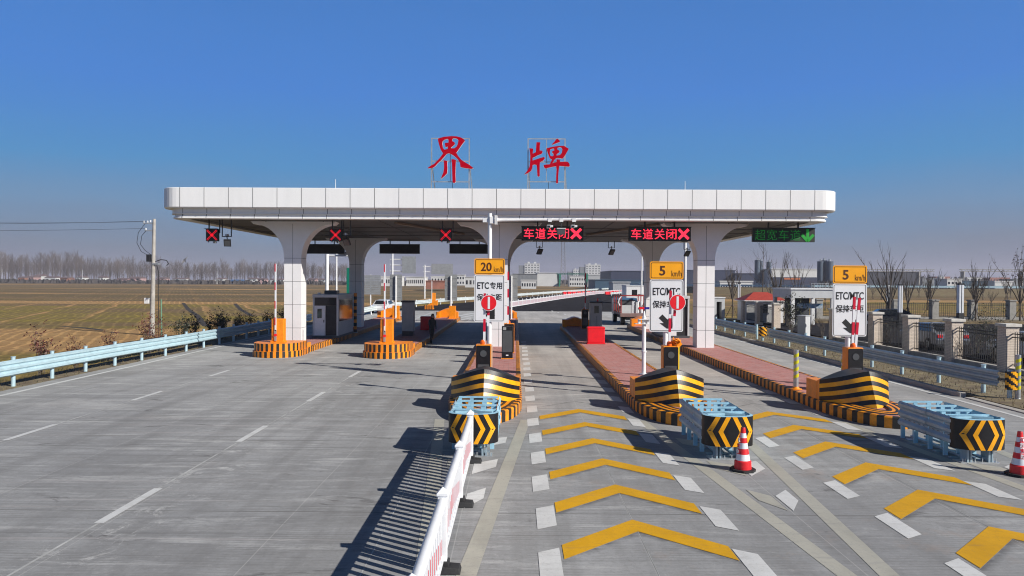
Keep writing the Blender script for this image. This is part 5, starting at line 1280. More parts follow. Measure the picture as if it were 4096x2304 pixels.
MB().path([(0.2, 0, 5.1), (0.6, 0, 5.25), (1.0, 0, 5.2), (1.15, 0, 4.95), (1.0, 0, 4.85)], 0.03, DARK, 5).path([(0.25, 0.1, 5.0), (0.4, 0.1, 4.4), (0.38, 0.1, 3.0), (0.42, 0.1, 0.1)], 0.025, DARK, 5).build('cable', up_)
MB().box(-0.12, 0.12, -0.12, 0.12, 0, 0.5, DARK).build('switch', up_, loc=(-0.22, 0, 5.1)); MB().box(-0.5, -0.16, -0.12, 0.12, 2.2, 2.6, WHITE).build('meter_box', up_, bevel=0.02)
MB().box(0.1, 0.5, -0.16, 0.16, 4.9, 5.0, GALV).build('bracket', up_)
for k, (z, dz) in enumerate(((7.9, 0.0), (7.86, 0.5), (7.4, 0.2))):
    w = MB(); a = Vector((UX - 0.5, UY, z * 1.29 - 1.35)); b = Vector((UX - 48, UY - 4, z * 1.29 - 1.2 + dz)); pts = []
    for i in range(15): f = i / 14; q = a.lerp(b, f); q.z -= 0.55 * 4 * f * (1 - f); pts.append(q)
    o = w.path(pts, 0.012, DARK, 4).build('power_line'); tag(o, ('top', 'middle', 'lowest')[k] + ' power line running from the utility pole out of the photo', 'wire', 'power lines from the utility pole')

# ------------------------------------------------------------------ brick pillar fence, yard and gatehouse (right)
def rail_panel(par, a, b, z0, z1, m, step=0.14, name='rail_panel'):
    a, b = Vector(a), Vector(b); mb = MB(); l = (b - a).length; n = int(l / step)
    for z in (z0 + 0.08, z1 - 0.22, z1 - 0.08): mb.bar((a.x, a.y, z), (b.x, b.y, z), 0.045, 0.04, m)
    for i in range(1, n): q = a.lerp(b, i / n); mb.box(q.x - 0.011, q.x + 0.011, q.y - 0.011, q.y + 0.011, z0, z1 + (0.08 if i == n // 2 else 0), m)
    return mb.build(name, par)
fen = thing('brick_pillar_fence', 'fence of cream brick pillars and black railings along the service yard', 'fence', (0, 0, 0))
fx = 20.55
PY = [26.0, 29.6, 33.25, 36.9, 40.5, 45.6]
def pillar(par, x, y, h, m, w=0.54, cap=STONE):
    mb = MB(); mb.box(-w / 2, w / 2, -w / 2, w / 2, 0, h, m); o = mb.build('pillar', par, (x, y, 0)); MB().box(-w / 2 - 0.07, w / 2 + 0.07, -w / 2 - 0.07, w / 2 + 0.07, h, h + 0.13, cap).build('cap', o, bevel=0.015); return o
for y in PY: pillar(fen, fx, y, 1.92, PBRICK)
for y in (57.0, 61.0, 64.8): pillar(fen, fx + 0.4, y, 1.92, PBRICK)
yy_ = [22.4] + PY
for a, b in zip(yy_, yy_[1:]):
    rail_panel(fen, (fx, a + 0.27), (fx, b - 0.27), 0.28, 1.72, DARK)
    MB().box(fx - 0.13, fx + 0.13, a + 0.275, b - 0.275, -0.1, 0.22, CONC).build('base_wall', fen)
for a, b in ((57.0, 61.0), (61.0, 64.8)): rail_panel(fen, (fx + .4, a + .27), (fx + .4, b - .27), 0.28, 1.72, DARK)
f2 = thing('back_fence', 'fence of grey concrete pillars and dark railings beyond the lamp posts', 'fence', (0, 0, 0))
GP = mat('grey_pillar', (0.28, 0.27, 0.25), 0.85, var=0.15)
for k in range(14):
    x = 22.3 + k * 3.78; pillar(f2, x, 69.9, 1.95, GP, 0.62, GP)
    if k < 13: rail_panel(f2, (x + 0.31, 69.9), (x + 3.47, 69.9), 0.35, 1.75, DARK, 0.2); MB().box(x + 0.315, x + 3.465, 69.75, 70.05, -0.1, 0.38, GP).build('base_wall', f2)
# gatehouse with a flat portal roof
g = thing('gatehouse', 'white flat-roofed gatehouse portal at the service yard entrance', 'gatehouse', (D(3165, 1200, 58).x, 58, 0))
MB().box(0, 3.6, 0, 4.2, 2.42, 3.12, LGREY).box(-0.08, 3.68, -0.08, 4.28, 3.12, 3.22, WHITE).build('roof', g)
for x, y in ((0.02, 0.02), (3.3, 0.02), (0.02, 3.9), (3.3, 3.9)): MB().box(x, x + 0.28, y, y + 0.28, 0, 2.42, WHITE).build('post', g)
MB().box(0.35, 2.4, 2.2, 2.3, 0, 2.42, DGREY).build('back_wall', g); MB().box(0.9, 3.0, 1.0, 1.15, 1.55, 1.95, mat('notice_blue', (0.10, 0.25, 0.42), 0.4, col2=(0.5, 0.5, 0.5), scale=4)).build('notice_board', g)
mb = MB()
mb.box(1.75, 3.2, 0.3, 0.34, 3.222, 3.26, GALV); mb.box(1.75, 3.2, 0.3, 0.34, 3.62, 3.65, GALV)
for k in range(7): mb.box(1.78 + k * 0.23, 1.8 + k * 0.23, 0.3, 0.34, 3.25, 3.63, GALV)
mb.build('roof_sign_frame', g)
# red-roofed kiosk
kx = D(2978, 1230, 64).x; k_ = thing('guard_kiosk', 'small white guard kiosk with a red hipped roof', 'kiosk', (kx, 64, 0))
MB().box(0.25, 3.6, 0.25, 2.8, 0, 2.05, WHITE).build('walls', k_); MB().box(1.0, 2.2, 0.235, 0.249, 0.9, 1.7, GLASS).build('window', k_)
rf = MB(); rf.add([(0, 0, 2.05), (3.85, 0, 2.05), (3.85, 3.05, 2.05), (0, 3.05, 2.05), (1.3, 1.5, 2.78), (2.6, 1.5, 2.78)], [(0, 1, 5, 4), (1, 2, 5), (2, 3, 4, 5), (3, 0, 4), (3, 2, 1, 0)], ROOFR); rf.build('roof', k_); MB().box(-0.03, 3.88, -0.03, 3.08, 1.98, 2.045, WHITE).build('eave', k_)
# open sentry box near the right front column
q = D(2854, 1283, 66); sb_ = thing('sentry_box', 'grey sentry box with a dark open front beyond the right guardrail', 'booth', (q.x, 66, 0))
MB().box(0, 0.28, 0, 1.4, 0, 2.2, LGREY).box(0.75, 1.05, 0, 1.4, 0, 2.2, LGREY).box(0.28, 0.75, 0, 1.4, 1.85, 2.2, LGREY).build('walls', sb_); MB().box(0.28, 0.75, 0.9, 1.0, 0, 1.85, DARK).build('back_panel', sb_); MB().box(-0.05, 1.1, -0.05, 1.45, 2.2, 2.28, WHITE).build('roof', sb_)
# utility cabinet on the verge
c = at(3215, 1352); uc = thing('utility_cabinet', 'grey metal utility cabinet on the verge left of a brick pillar', 'cabinet', (c[0], c[1], 0.03), R(38))
MB().box(-0.30, 0.30, -0.28, 0.28, 0.08, 1.42, LGREY).build('body', uc, bevel=0.01); MB().box(-0.34, 0.34, -0.32, 0.32, 1.42, 1.48, LGREY).build('roof', uc, bevel=0.01); MB().box(-0.30, 0.30, -0.28, 0.28, -0.05, 0.08, CONC).build('plinth', uc); MB().box(-0.27, -0.005, -0.291, -0.281, 0.12, 1.38, LGREY).build('door', uc); MB().box(0.005, 0.27, -0.291, -0.281, 0.12, 1.38, LGREY).build('door', uc)
# lamp posts
def lamp_post(px, Y, ztop, w, label, zb=1.3):
    t = thing('lamp_post', label, 'lamp post', (D(px, 1200, Y).x, Y, 0), group='square black and white lamp posts')
    MB().box(-w / 2, w / 2, -w / 2, w / 2, zb, ztop - 0.12, FENCEW).build('light_column', t); MB().box(-w / 2 - 0.02, w / 2 + 0.02, -w / 2 - 0.02, w / 2 + 0.02, ztop - 0.12, ztop, DARK).build('cap', t)
    MB().box(-w / 2 - 0.01, w / 2 + 0.01, -w / 2 - 0.01, w / 2 + 0.01, 0, zb, DARK).build('base', t); MB().box(-0.02, 0.02, -w / 2 - 0.012, -w / 2 - 0.002, zb + 0.01, ztop - 0.13, DARK).build('seam', t)
lamp_post(3841, 57.5, 3.7, 0.36, 'largest black and white lamp post, left of a propped bare tree')
lamp_post(3601, 58, 3.62, 0.27, 'black and white lamp post right of the tallest bare tree')
lamp_post(3552, 78, 3.6, 0.25, 'distant white lamp post seen behind the tallest bare tree')
lamp_post(2956, 68.5, 3.65, 0.2, 'slim black and white lamp post right of the right front column')
# parked cars
def car(loc, rz, paint, label):
    t = thing('parked_car', label, 'car', loc, rz, group='cars parked in the service yard')
    side = [(-2.2, 0.32), (2.2, 0.32), (2.25, 0.62), (2.15, 0.86), (1.1, 0.98), (0.45, 1.42), (-1.2, 1.47), (-1.95, 1.05), (-2.2, 0.95), (-2.27, 0.6)]
    mb = MB(); n = len(side); w0 = 0.88
    def sec(y, k): return [(x, y, z if z < 1.0 else z) for x, z in side]
    vs = [(x, -w0 * (0.80 if z > 1.2 else 1.0), z) for x, z in side] + [(x, w0 * (0.80 if z > 1.2 else 1.0), z) for x, z in side]
    mb.add(vs, [tuple(range(n)), tuple(range(2 * n - 1, n - 1, -1))] + [(i, n + i, n + (i + 1) % n, (i + 1) % n) for i in range(n)], paint); mb.build('body', t, bevel=0.07, segs=3)
    for s in (-1, 1):
        g_ = MB(); g_.add([(0.95, s * 0.885, 0.98), (0.42, s * 0.735, 1.36), (-1.15, s * 0.735, 1.40), (-1.75, s * 0.86, 1.03)], [(0, 1, 2, 3) if s > 0 else (3, 2, 1, 0)], GLASS); g_.build('side_window', t)
    g_ = MB(); g_.add([(1.08, -0.72, 1.01), (1.08, 0.72, 1.01), (0.52, 0.60, 1.41), (0.52, -0.60, 1.41)], [(0, 1, 2, 3)], GLASS); g_.build('windscreen', t)
    g_ = MB(); g_.add([(-1.98, -0.70, 1.07), (-1.98, 0.70, 1.07), (-1.30, 0.60, 1.46), (-1.30, -0.60, 1.46)], [(3, 2, 1, 0)], GLASS); g_.build('rear_window', t)
    for s in (-1, 1):
        MB().box(-2.285, -2.2, *sorted((s * 0.55, s * 0.82)), 0.72, 0.90, RED).build('tail_light', t, bevel=0.01); MB().box(2.17, 2.26, *sorted((s * 0.5, s * 0.8)), 0.68, 0.82, LGREY).build('headlight', t, bevel=0.01)
        for x in (-1.35, 1.38):
            w_ = MB().tube((x, s * 0.70, 0.32), (x, s * 0.895, 0.32), 0.325, RUBBER, n=20).build('wheel', t, smooth=True); MB().tube((x, s * 0.896, 0.32), (x, s * 0.905, 0.32), 0.20, GALV, n=14).build('rim', w_)
CARW = mat('white_car_paint', (0.62, 0.63, 0.64), 0.2, var=0.02); CARK = mat('black_car_paint', (0.012, 0.013, 0.018), 0.4, var=0, spec=0.3); CARS = mat('silver_car_paint', (0.30, 0.31, 0.33), 0.25, metal=0.5, var=0.02)
car((24.6, 33.5, 0.03), R(92), CARW, 'white car parked behind the railing at the photo edge')
car((23.8, 40.5, 0.03), R(85), CARS, 'silver car with red tail lights parked behind the railing, between two brick pillars')
car((31.5, 60.5, 0.03), R(165), CARK, 'black car parked beneath the tallest bare tree')

# ------------------------------------------------------------------ service truck
q = D(2469, 1300, 60); tr = thing('service_truck', 'flatbed service truck with red railing and white tubes, behind the island', 'truck', (q.x + 0.15, 59.5, 0))
TB = mat('truck_brown', (0.20, 0.12, 0.11), 0.6, var=0.2); RR = mat('red_brown_rail', (0.30, 0.03, 0.025), 0.5, var=0.2)
MB().box(0.1, 2.3, 0.1, 4.6, 0.85, 1.02, TB).build('bed', tr); MB().box(0.0, 2.4, -0.12, 0.06, 0.72, 1.02, TB).build('rear_bumper', tr, bevel=0.02)
MB().box(0.12, 2.28, 4.4, 4.5, 1.0, 1.9, DGREY).build('headboard', tr); MB().box(0.55, 1.85, 0.2, 6.2, 0.45, 0.845, DARK).build('chassis', tr)
ra = MB(); zz = (1.05, 1.75, 2.5)
for x in (0.12, 2.28):
    for y in (0.2, 1.6, 3.0, 4.4): MB().box(x - .04, x + .04, y - .04, y + .04, 1.02, 2.5, RR).build('stake', tr)
    for z in (1.75, 2.46): MB().box(x - .05, x + .05, 0.2, 4.4, z, z + 0.1, RR).build('rail', tr)
MB().box(0.12, 2.28, 0.16, 0.24, 2.46, 2.56, RR).build('rail', tr); MB().box(0.17, 1.0, 0.18, 0.22, 1.02, 1.7, LGREY).build('mesh_gate', tr)
for i in range(6): MB().tube((1.15 + i * 0.17, 0.6 + (i % 2) * .3, 1.02), (1.15 + i * 0.17, 0.6 + (i % 2) * .3, 2.05 - 0.05 * (i % 3)), 0.075, FENCEW, n=10).build('white_tube', tr, smooth=True)
for x in (0.35, 2.05):
    for y in (0.95, 5.6): w_ = MB().tube((x - .16, y, 0.42), (x + .16, y, 0.42), 0.42, RUBBER, n=18).build('wheel', tr, smooth=True); MB().tube((x - .17, y, 0.42), (x - .161, y, 0.42), 0.22, GALV, n=12).build('rim', w_)
MB().box(0.15, 2.25, 4.7, 6.3, 0.7, 2.2, mat('truck_blue', (0.05, 0.12, 0.22), 0.3, var=0.05)).build('cab', tr, bevel=0.08); MB().box(0.3, 2.1, 4.69, 4.699, 1.4, 2.0, GLASS).build('rear_window', tr)
MB().path([(0.14, 0.2, 2.45), (-0.08, 0.15, 2.2), (-0.12, 0.12, 1.9), (0.0, 0.12, 1.65)], 0.05, FENCEW, 8).build('bent_tube', tr)

# ------------------------------------------------------------------ beyond the plaza: cabin, barriers, gantries
q = D(2506, 1150, 118); cb_ = thing('site_cabin', 'white site cabin beside the ramp, behind the truck', 'cabin', (q.x, 118, 0))
MB().box(0, 2.9, 0, 5, 0.1, 2.9, WHITE).build('walls', cb_); MB().box(-0.06, 2.96, -0.06, 5.06, 2.9, 3.05, LGREY).build('roof', cb_); MB().box(0.9, 1.8, -0.012, -0.001, 1.3, 2.3, GLASS).build('window', cb_); MB().box(0, 2.9, 0, 5, -0.1, 0.1, DGREY).build('base', cb_)
# far white plastic fence along the ramp: every panel its own thing
LF = 'white picket fence panel with faded red tape in the long row along the bending ramp'
far_p = [(-0.9, 94.5), (9.6, 143), (23.5, 199), (38, 238)]
pts = even(far_p + [far_p[-1]], 3.0)
proto = thing('ramp_fence', LF, 'barrier', (0, 0, 0), group='white fence panels along the ramp')
MB().box(-.06, .06, -.06, .06, 0, 1.1, FENCEW).build('post', proto); PINK = mat('pinkish_picket', (0.66, 0.52, 0.55), 0.5, var=0.06)
mb = MB()
for i in range(12): mb.box(-.02, .02, 0.1 + i * 0.24, 0.23 + i * 0.24, 0.2, 0.82, PINK)
mb.box(-.025, .025, 0.06, 2.94, 0.78, 0.9, FENCEW); mb.box(-.024, .024, 0.06, 2.94, 0.12, 0.22, FENCEW); mb.build('panel', proto); MB().box(-.2, .2, -.12, .12, 0, 0.12, RUBBER).build('rubber_foot', proto)
for i, (a, b) in enumerate(zip(pts, pts[1:])):
    rz_ = -math.atan2(b[0] - a[0], b[1] - a[1])
    if i == 0: proto.location = (*a, 0.005); proto.rotation_euler.z = rz_
    else: dup(proto, (*a, 0.005), rz_)
# red water barriers in the bend
wb = thing('water_barrier', 'red plastic water barrier in the short row before the far guardrail in the bend', 'barrier', (0, 0, 0), group='red water barriers in the bend')
MB().box(-0.75, 0.75, -.2, .2, 0.05, 0.78, RED).build('body', wb, bevel=0.06); MB().box(-0.8, 0.8, -.3, .3, 0, 0.15, RED).build('base', wb, bevel=0.03)
wpts = [D(2258 + i * 19.0, 1172 - i * 0.7, 190 + i * 2.4) for i in range(13)] + [D(2428, 1178, 196), D(2444, 1177, 200), D(2460, 1176, 204)]
for i, p in enumerate(wpts):
    if i == 0: wb.location = (p.x, p.y, 0.005); wb.rotation_euler.z = 0.9
    else: dup(wb, (p.x, p.y, 0.005), 0.7)
# sign gantries seen from behind
def gantry(px, Y, ztop, arms, p0, p1, zb, zt, label):
    x = D(px, 1100, Y).x; t = thing('sign_gantry', label, 'road sign', (x, Y, 0), group='big road signs seen from behind'); k = Y / F
    MB().tube((0, 0, -0.15), (0, 0, ztop), 0.16, WHITE, 0.13, n=10).build('post', t, smooth=True)
    xa, xb = (p0 - px) * k, (p1 - px) * k
    for z in arms: MB().tube((-0.4, 0, z), (xb, 0, z), 0.08, WHITE, n=8).build('arm', t)
    mb = MB(); mb.box(xa, xb, -0.2, -0.16, zb, zt, SIGNBK)
    n = 9
    for i in range(n): xx = xa + (xb - xa) * (i + 0.5) / n; mb.box(xx - .04, xx + .04, -0.155, -0.09, zb, zt, WHITE)
    mb.build('sign_panel', t)
zpx = lambda y, Y, hx=1119: HC + (hx - y) / F * Y
gantry(1570, 110, zpx(1008, 110), [zpx(v, 110) for v in (1037, 1060, 1084)], 1608, 1664, zpx(1093, 110), zpx(1025, 110), 'tall sign gantry with a tall ribbed panel, beyond the booth island')
gantry(1699, 147, zpx(1058, 147), [zpx(v, 147) for v in (1065, 1086)], 1726, 1812, zpx(1096, 147), zpx(1054, 147), 'sign gantry with a long low ribbed panel beside the far guardrail')
t = thing('back_sign', 'wide louvred sign seen from behind on a white post beyond the left guardrail', 'road sign', (D(1482, 1200, 100).x, 100, -0.1), group=None)
MB().tube((0, 0, 0), (0, 0, 4.55), 0.10, WHITE, n=8).build('post', t); mb = MB()
for i in range(11): mb.box(-0.85, 1.45, -0.12, -0.08, 1.75 + i * 0.25, 1.97 + i * 0.25, SIGNBK)
mb.build('louvres', t)
t = thing('green_sign', 'narrow green sign half hidden by a rear column', 'road sign', (D(1394, 1150, 82).x, 82, -0.1)); MB().box(-0.22, 0.22, 0, 0.06, 1.4, 5.2, mat('green_sign_paint', (0.0, 0.16, 0.10), 0.4, var=0.05)).build('panel', t); MB().tube((0, 0.15, 0), (0, 0.15, 5.0), 0.07, WHITE, n=8).build('post', t)
# roadside camera gantry behind the booth
t = thing('camera_gantry', 'white roadside gantry pole with a horizontal arm and dark boxes, above the booth roof', 'gantry', (D(1308, 1100, 64).x, 64, -0.1))
MB().tube((0, 0, 0), (0, 0, zpx(1016, 64, 1117) + 0.1), 0.16, WHITE, n=12).build('post', t, smooth=True); MB().tube((0, 0, 6.0), (3.4, 0, 6.0), 0.08, WHITE, n=8).build('arm', t)
for x in (1.5, 2.6): MB().box(x - .4, x + .4, -.3, .3, 5.65 if x > 2 else 6.1, 5.9 if x > 2 else 6.35, DARK).build('antenna_box', t)
def plain_pole(px, Y, ytop, r, label, hx=1119):
    t = thing('slim_pole', label, 'pole', (D(px, 1150, Y).x, Y, -0.05)); h = zpx(ytop, Y, hx); MB().tube((0, 0, 0), (0, 0, h), r, WHITE, r * 0.75, n=10).build('post', t, smooth=True); MB().tube((0, 0, 0), (0, 0, 0.08), r * 2, GALV, n=10).build('base', t)
plain_pole(1346, 78, 1012, 0.11, 'white pole right of the roadside gantry, above the booth roof'); plain_pole(2566, 70, 1020, 0.10, 'white pole left of the shaded rear column behind the 5 km/h sign', 1125); plain_pole(2740, 62, 940, 0.15, 'white pole rising left of the right front column', 1126)
# small far island with an orange bow
t = thing('far_island', 'small distant island with an orange bow on the open plaza', 'traffic island', (D(1725, 1230, 90).x, 90, 0)); mb = MB()
for i in range(10): mb.box(-0.95 + i * 0.12, -0.95 + (i + 1) * 0.12, 0, 1.0, 0, 0.5, ORANGE if i % 2 else KBLACK)
mb.build('striped_block', t); MB().add([(-0.6, 0.2, 0.5), (0.75, 0.2, 0.5), (0.75, 1.0, 0.5), (-0.6, 1.0, 0.5), (0.75, 0.2, 1.2), (0.75, 1.0, 1.2)], [(0, 1, 4), (2, 3, 5), (0, 4, 5, 3), (1, 2, 5, 4)], ORANGE).box(0.25, 0.26, 0.1, 0.2, 0, 0.1, ORANGE).build('bow', t)
MB().box(0.05, 0.5, 0.3, 0.7, 0.5, 2.1, ORANGE).build('barrier_cabinet', t); MB().box(0.0, 0.08, 0.2, 0.28, 1.2, 3.6, WHITE).build('barrier_arm', t)
car((D(1530, 1230, 80).x, 80, 0), R(-92), CARW, 'white car driving far behind the booth island')

# ------------------------------------------------------------------ far buildings
def block(px0, px1, ytop, Y, m, label, name='factory_building', depth=30, win=None, roofm=None, z0=-0.1, hx=None, group=None, cols=0, rows=0):
    hx = 1117 + (px0 - 1100) * 0.0055 if hx is None else hx
    a, b = D(px0, 1120, Y).x, D(px1, 1120, Y).x; h = HC + (hx - ytop) / F * Y
    t = thing(name, label, 'building', (a, Y, z0), group=group); w = b - a
    MB().box(0, w, 0, depth, 0, h - 0.4, m).build('walls', t); MB().box(-0.3, w + 0.3, -0.3, depth + 0.3, h - 0.4, h, roofm or m).build('roof', t)
    if cols:
        for j in range(rows):
            for i in range(cols):
                cw, rh = w / cols, (h - 1) / rows; o = MB().box(cw * (i + .25), cw * (i + .75), -0.06, -0.01, rh * (j + .35), rh * (j + .8), win or GLASS).build('window', t)
    return t
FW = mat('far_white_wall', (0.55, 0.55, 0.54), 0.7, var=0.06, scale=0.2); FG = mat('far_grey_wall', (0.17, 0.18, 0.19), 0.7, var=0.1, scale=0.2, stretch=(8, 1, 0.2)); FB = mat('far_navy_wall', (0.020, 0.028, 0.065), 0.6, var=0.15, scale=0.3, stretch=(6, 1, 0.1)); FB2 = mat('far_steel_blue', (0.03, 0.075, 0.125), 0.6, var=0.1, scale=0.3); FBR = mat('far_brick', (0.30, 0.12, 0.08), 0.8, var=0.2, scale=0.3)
def apartments(px0, px1, ytop, Y, label, cols, rows):
    t = block(px0, px1, ytop, Y, FW, label, 'apartment_block', 14, DGREY, group='apartment blocks on the horizon', cols=cols, rows=rows)
    w = D(px1, 1100, Y).x - D(px0, 1100, Y).x; h = HC + (1122 - ytop) / F * Y
    MB().box(w * 0.2, w * 0.35, 3, 8, h, h + 2.2, FW).build('stair_head', t); MB().box(w * 0.62, w * 0.78, 3, 8, h, h + 2.2, FW).build('stair_head', t); MB().box(-7.5, -0.1, 1, 13, 0, h - 2.5, FG).build('shaded_wing', t)  # wing is coloured dark grey to stand in for a shaded face
apartments(2098, 2158, 1053, 900, 'tall apartment block left of the lattice tower', 5, 8)
apartments(2342, 2402, 1058, 930, 'tall apartment block right of the lattice tower', 5, 8)
apartments(2292, 2328, 1078, 1000, 'lower apartment block tucked against the right tall one', 4, 6)
block(2051, 2148, 1094, 480, FG, 'long grey factory with bare trees in front, by the lattice tower'); block(2149, 2232, 1090, 482, FW, 'white warehouse left of the green crane'); block(2278, 2352, 1103, 470, FW, 'low white office building under the green crane', cols=8, rows=2, depth=14); block(2353, 2442, 1098, 500, mat('far_light_grey', (0.36, 0.37, 0.38), 0.7), 'light grey factory hall between white and navy halls')
block(2380, 2600, 1117, 330, FB2, 'low dark blue shed in front of the navy hall'); block(2443, 2740, 1082, 400, FB, 'large navy industrial hall left of the right column', depth=50); block(2741, 2940, 1079, 402, FB, 'large navy industrial hall right of the right column', depth=50)
t = block(2941, 3024, 1092, 398, FB, 'navy hall with a sloping grey roof next to the silos'); 
block(3086, 3286, 1074, 350, FW, 'white-roofed open factory canopy behind the gatehouse', roofm=FW, depth=24); 
for i in range(2): pass
t = bpy.data.objects[[o.name for o in bpy.data.objects if o.get('label', '').startswith('white-roofed open')][0]]
MB().box(0.5, 23.5, -0.25, -0.02, 0.2, 6.2, FB).build('bay_shade', t); MB().box(6, 14, -0.5, -0.3, 5.0, 5.9, mat('crane_orange', (0.45, 0.12, 0.03), 0.6)).build('crane_beam', t)  # flat navy sheet stands in for the shade under the open roof
block(3470, 3684, 1085, 420, mat('far_dark_wall', (0.035, 0.037, 0.05), 0.7, var=0.2, scale=0.4, stretch=(6, 1, .1)), 'dark industrial hall with vertical bays, behind the tallest bare tree', depth=40)
block(3789, 3848, 1114, 330, FW, 'small white two-storey building in the right distance', cols=4, rows=2, depth=10); block(3849, 3978, 1122, 340, FB2, 'low blue shed right of the small white building', depth=14); block(3979, 4050, 1123, 335, FW, 'low white shed near the photo edge', depth=12)
for a, b, y, Y, m, lb, kw in ((1524, 1606, 1104, 430, FW, 'white factory row left of the tall sign gantry', dict(cols=9, rows=1)), (1624, 1702, 1106, 440, FW, 'white factory row right of the tall sign gantry', dict(cols=10, rows=1)), (1703, 1786, 1121, 300, FBR, 'low brick shed under the long sign panel', {}), (1724, 1784, 1104, 450, FW, 'white building behind the low brick shed', dict(cols=5, rows=2)), (1860, 1905, 1106, 380, FW, 'white house just left of the 20 km/h sign', dict(cols=3, rows=1)), (1806, 1858, 1098, 520, FW, 'pale distant building left of the 20 km/h sign', dict(cols=5, rows=2))):
    block(a, b, y, Y, m, lb, depth=12, **kw)
for a, b, y, Y, m, lb, kw in ((3300, 3360, 1108, 420, FG, 'low grey shed just left of the dark hall with vertical bays', {}), (3400, 3468, 1100, 430, mat('far_light_grey', (0.36, 0.37, 0.38), 0.7), 'light grey shed between the right speed sign and the dark hall', {}), (3690, 3745, 1112, 520, FG, 'grey shed left of the two small pale silos', {}), (3745, 3800, 1106, 700, FBR, 'brick building behind the two small pale silos', dict(cols=5, rows=2)), (3860, 3930, 1108, 760, FW, 'white building far behind the low blue shed', dict(cols=7, rows=2)), (3960, 4040, 1110, 720, FBR, 'reddish building far behind the low white shed', dict(cols=7, rows=2)), (4052, 4110, 1116, 420, FG, 'grey shed at the photo edge on the horizon', {}), (2452, 2520, 1125, 260, mat('far_light_grey', (0.36, 0.37, 0.38), 0.7), 'low pale wall building before the navy hall', {}), (2590, 2660, 1124, 250, FG, 'low dark shed behind the 5 km/h sign', {}), (2880, 3010, 1122, 280, FW, 'long low white shed before the navy hall with the sloping roof', dict(cols=12, rows=1)), (2085, 2145, 1118, 330, FW, 'row of low white huts before the long grey factory', dict(cols=6, rows=1))):
    block(a, b, y, Y, m, lb, depth=12, **kw)
# silos
def silo(px, Y, ytop, r, label, m):
    x = D(px, 1100, Y).x; h = zpx(ytop, Y, 1127); t = thing('silo', label, 'silo', (x, Y, 0), group='cement silos behind the factories')
    MB().tube((0, 0, h * 0.35), (0, 0, h), r, m, n=18).tube((0, 0, h * 0.2), (0, 0, h * 0.35), r * 0.25, m, r, n=18).build('tank', t, smooth=True); MB().tube((0, 0, h), (0, 0, h + 0.9), r * 0.3, GALV, n=8).build('filter', t)
    for a in range(4): MB().tube((math.cos(a * 1.57 + .78) * r, math.sin(a * 1.57 + .78) * r, 0), (math.cos(a * 1.57 + .78) * r, math.sin(a * 1.57 + .78) * r, h * 0.36), 0.15, FG, n=5).build('leg', t)
SIL = mat('silo_steel', (0.06, 0.085, 0.12), 0.5, var=0.1, scale=0.5)
for px, Y, yt, r, lb in ((3029, 360, 1040, 1.35, 'tall silo behind the slender bare tree, left of the pair'), (3043, 362, 1043, 1.2, 'tall silo touching the one left of it behind the slender tree'), (3075, 362, 1047, 1.2, 'single silo between two bare trees'), (3281, 300, 1044, 1.25, 'leftmost of the three big silos above the gatehouse'), (3296, 301, 1040, 1.4, 'middle of the three big silos above the gatehouse'), (3317, 299, 1044, 1.6, 'rightmost of the three big silos above the gatehouse'), (3757, 420, 1102, 1.2, 'left of two small pale silos in the right distance'), (3769, 420, 1102, 1.2, 'right of two small pale silos in the right distance')):
    silo(px, Y, yt, r, lb, SIL if Y < 400 else mat('pale_silo', (0.4, 0.4, 0.4), 0.6))
# lattice tower, cranes
def lattice(px, Y, h, w0, w1, label):
    t = thing('lattice_tower', label, 'tower', (D(px, 1120, Y).x, Y, 0)); n = 16; mb = MB(); c = lambda k, s, q: Vector((s * (w0 + (w1 - w0) * k / n), q * (w0 + (w1 - w0) * k / n), h * k / n)); M_ = mat('tower_steel', (0.22, 0.20, 0.20), 0.6, var=0.1)
    for k in range(n):
        for s, q in ((-1, -1), (1, -1), (1, 1), (-1, 1)): mb.tube(c(k, s, q), c(k + 1, s, q), 0.13, M_, n=4)
        for (s, q), (s2, q2) in (((-1, -1), (1, -1)), ((1, -1), (-1, -1)), ((1, -1), (1, 1)), ((-1, 1), (-1, -1))): mb.tube(c(k, s, q), c(k + 1, s2, q2), 0.07, M_, n=4)
    mb.build('frame', t); MB().tube((0, 0, h), (0, 0, h + 3), 0.08, M_, n=4).build('antenna', t)
lattice(2252, 520, 46, 1.7, 0.9, 'slender steel lattice tower seen under the canopy between the apartment blocks')
def crane(pa, pb, yb, yt, Y, m, label, legs):
    a, b = D(pa, 1100, Y).x, D(pb, 1100, Y).x; t = thing('gantry_crane', label, 'crane', (a, Y, 0), group='gantry cranes in the distance'); hx = 1117 + (pa - 1100) * 0.0055; z0, z1 = zpx(yb, Y, hx), zpx(yt, Y, hx)
    mb = MB(); mb.box(0, b - a, -.4, .4, z1 - .3, z1, m); mb.box(0, b - a, -.4, .4, z0, z0 + .3, m); n = 18
    for i in range(n): mb.bar(((b - a) * i / n, 0, z0 if i % 2 else z1), ((b - a) * (i + 1) / n, 0, z1 if i % 2 else z0), 0.2, 0.2, m)
    mb.build('girder', t)
    for p in legs: x = D(p, 1100, Y).x - a; MB().tube((x, 0, 0), (x, 0, z0 + 0.1), 0.7, m, 1.3, n=4).build('leg', t)
crane(2226, 2352, 1098, 1092, 440, mat('crane_green', (0.01, 0.12, 0.08), 0.5), 'green gantry crane standing before the white warehouse', (2236, 2345)); GC = mat('crane_grey', (0.25, 0.24, 0.22), 0.6)
crane(3452, 3736, 1087, 1077, 380, GC, 'long grey gantry crane girder above the dark hall', (3672,)); crane(3838, 4140, 1087, 1077, 400, GC, 'long grey gantry crane girder near the photo edge', (3850, 4085))

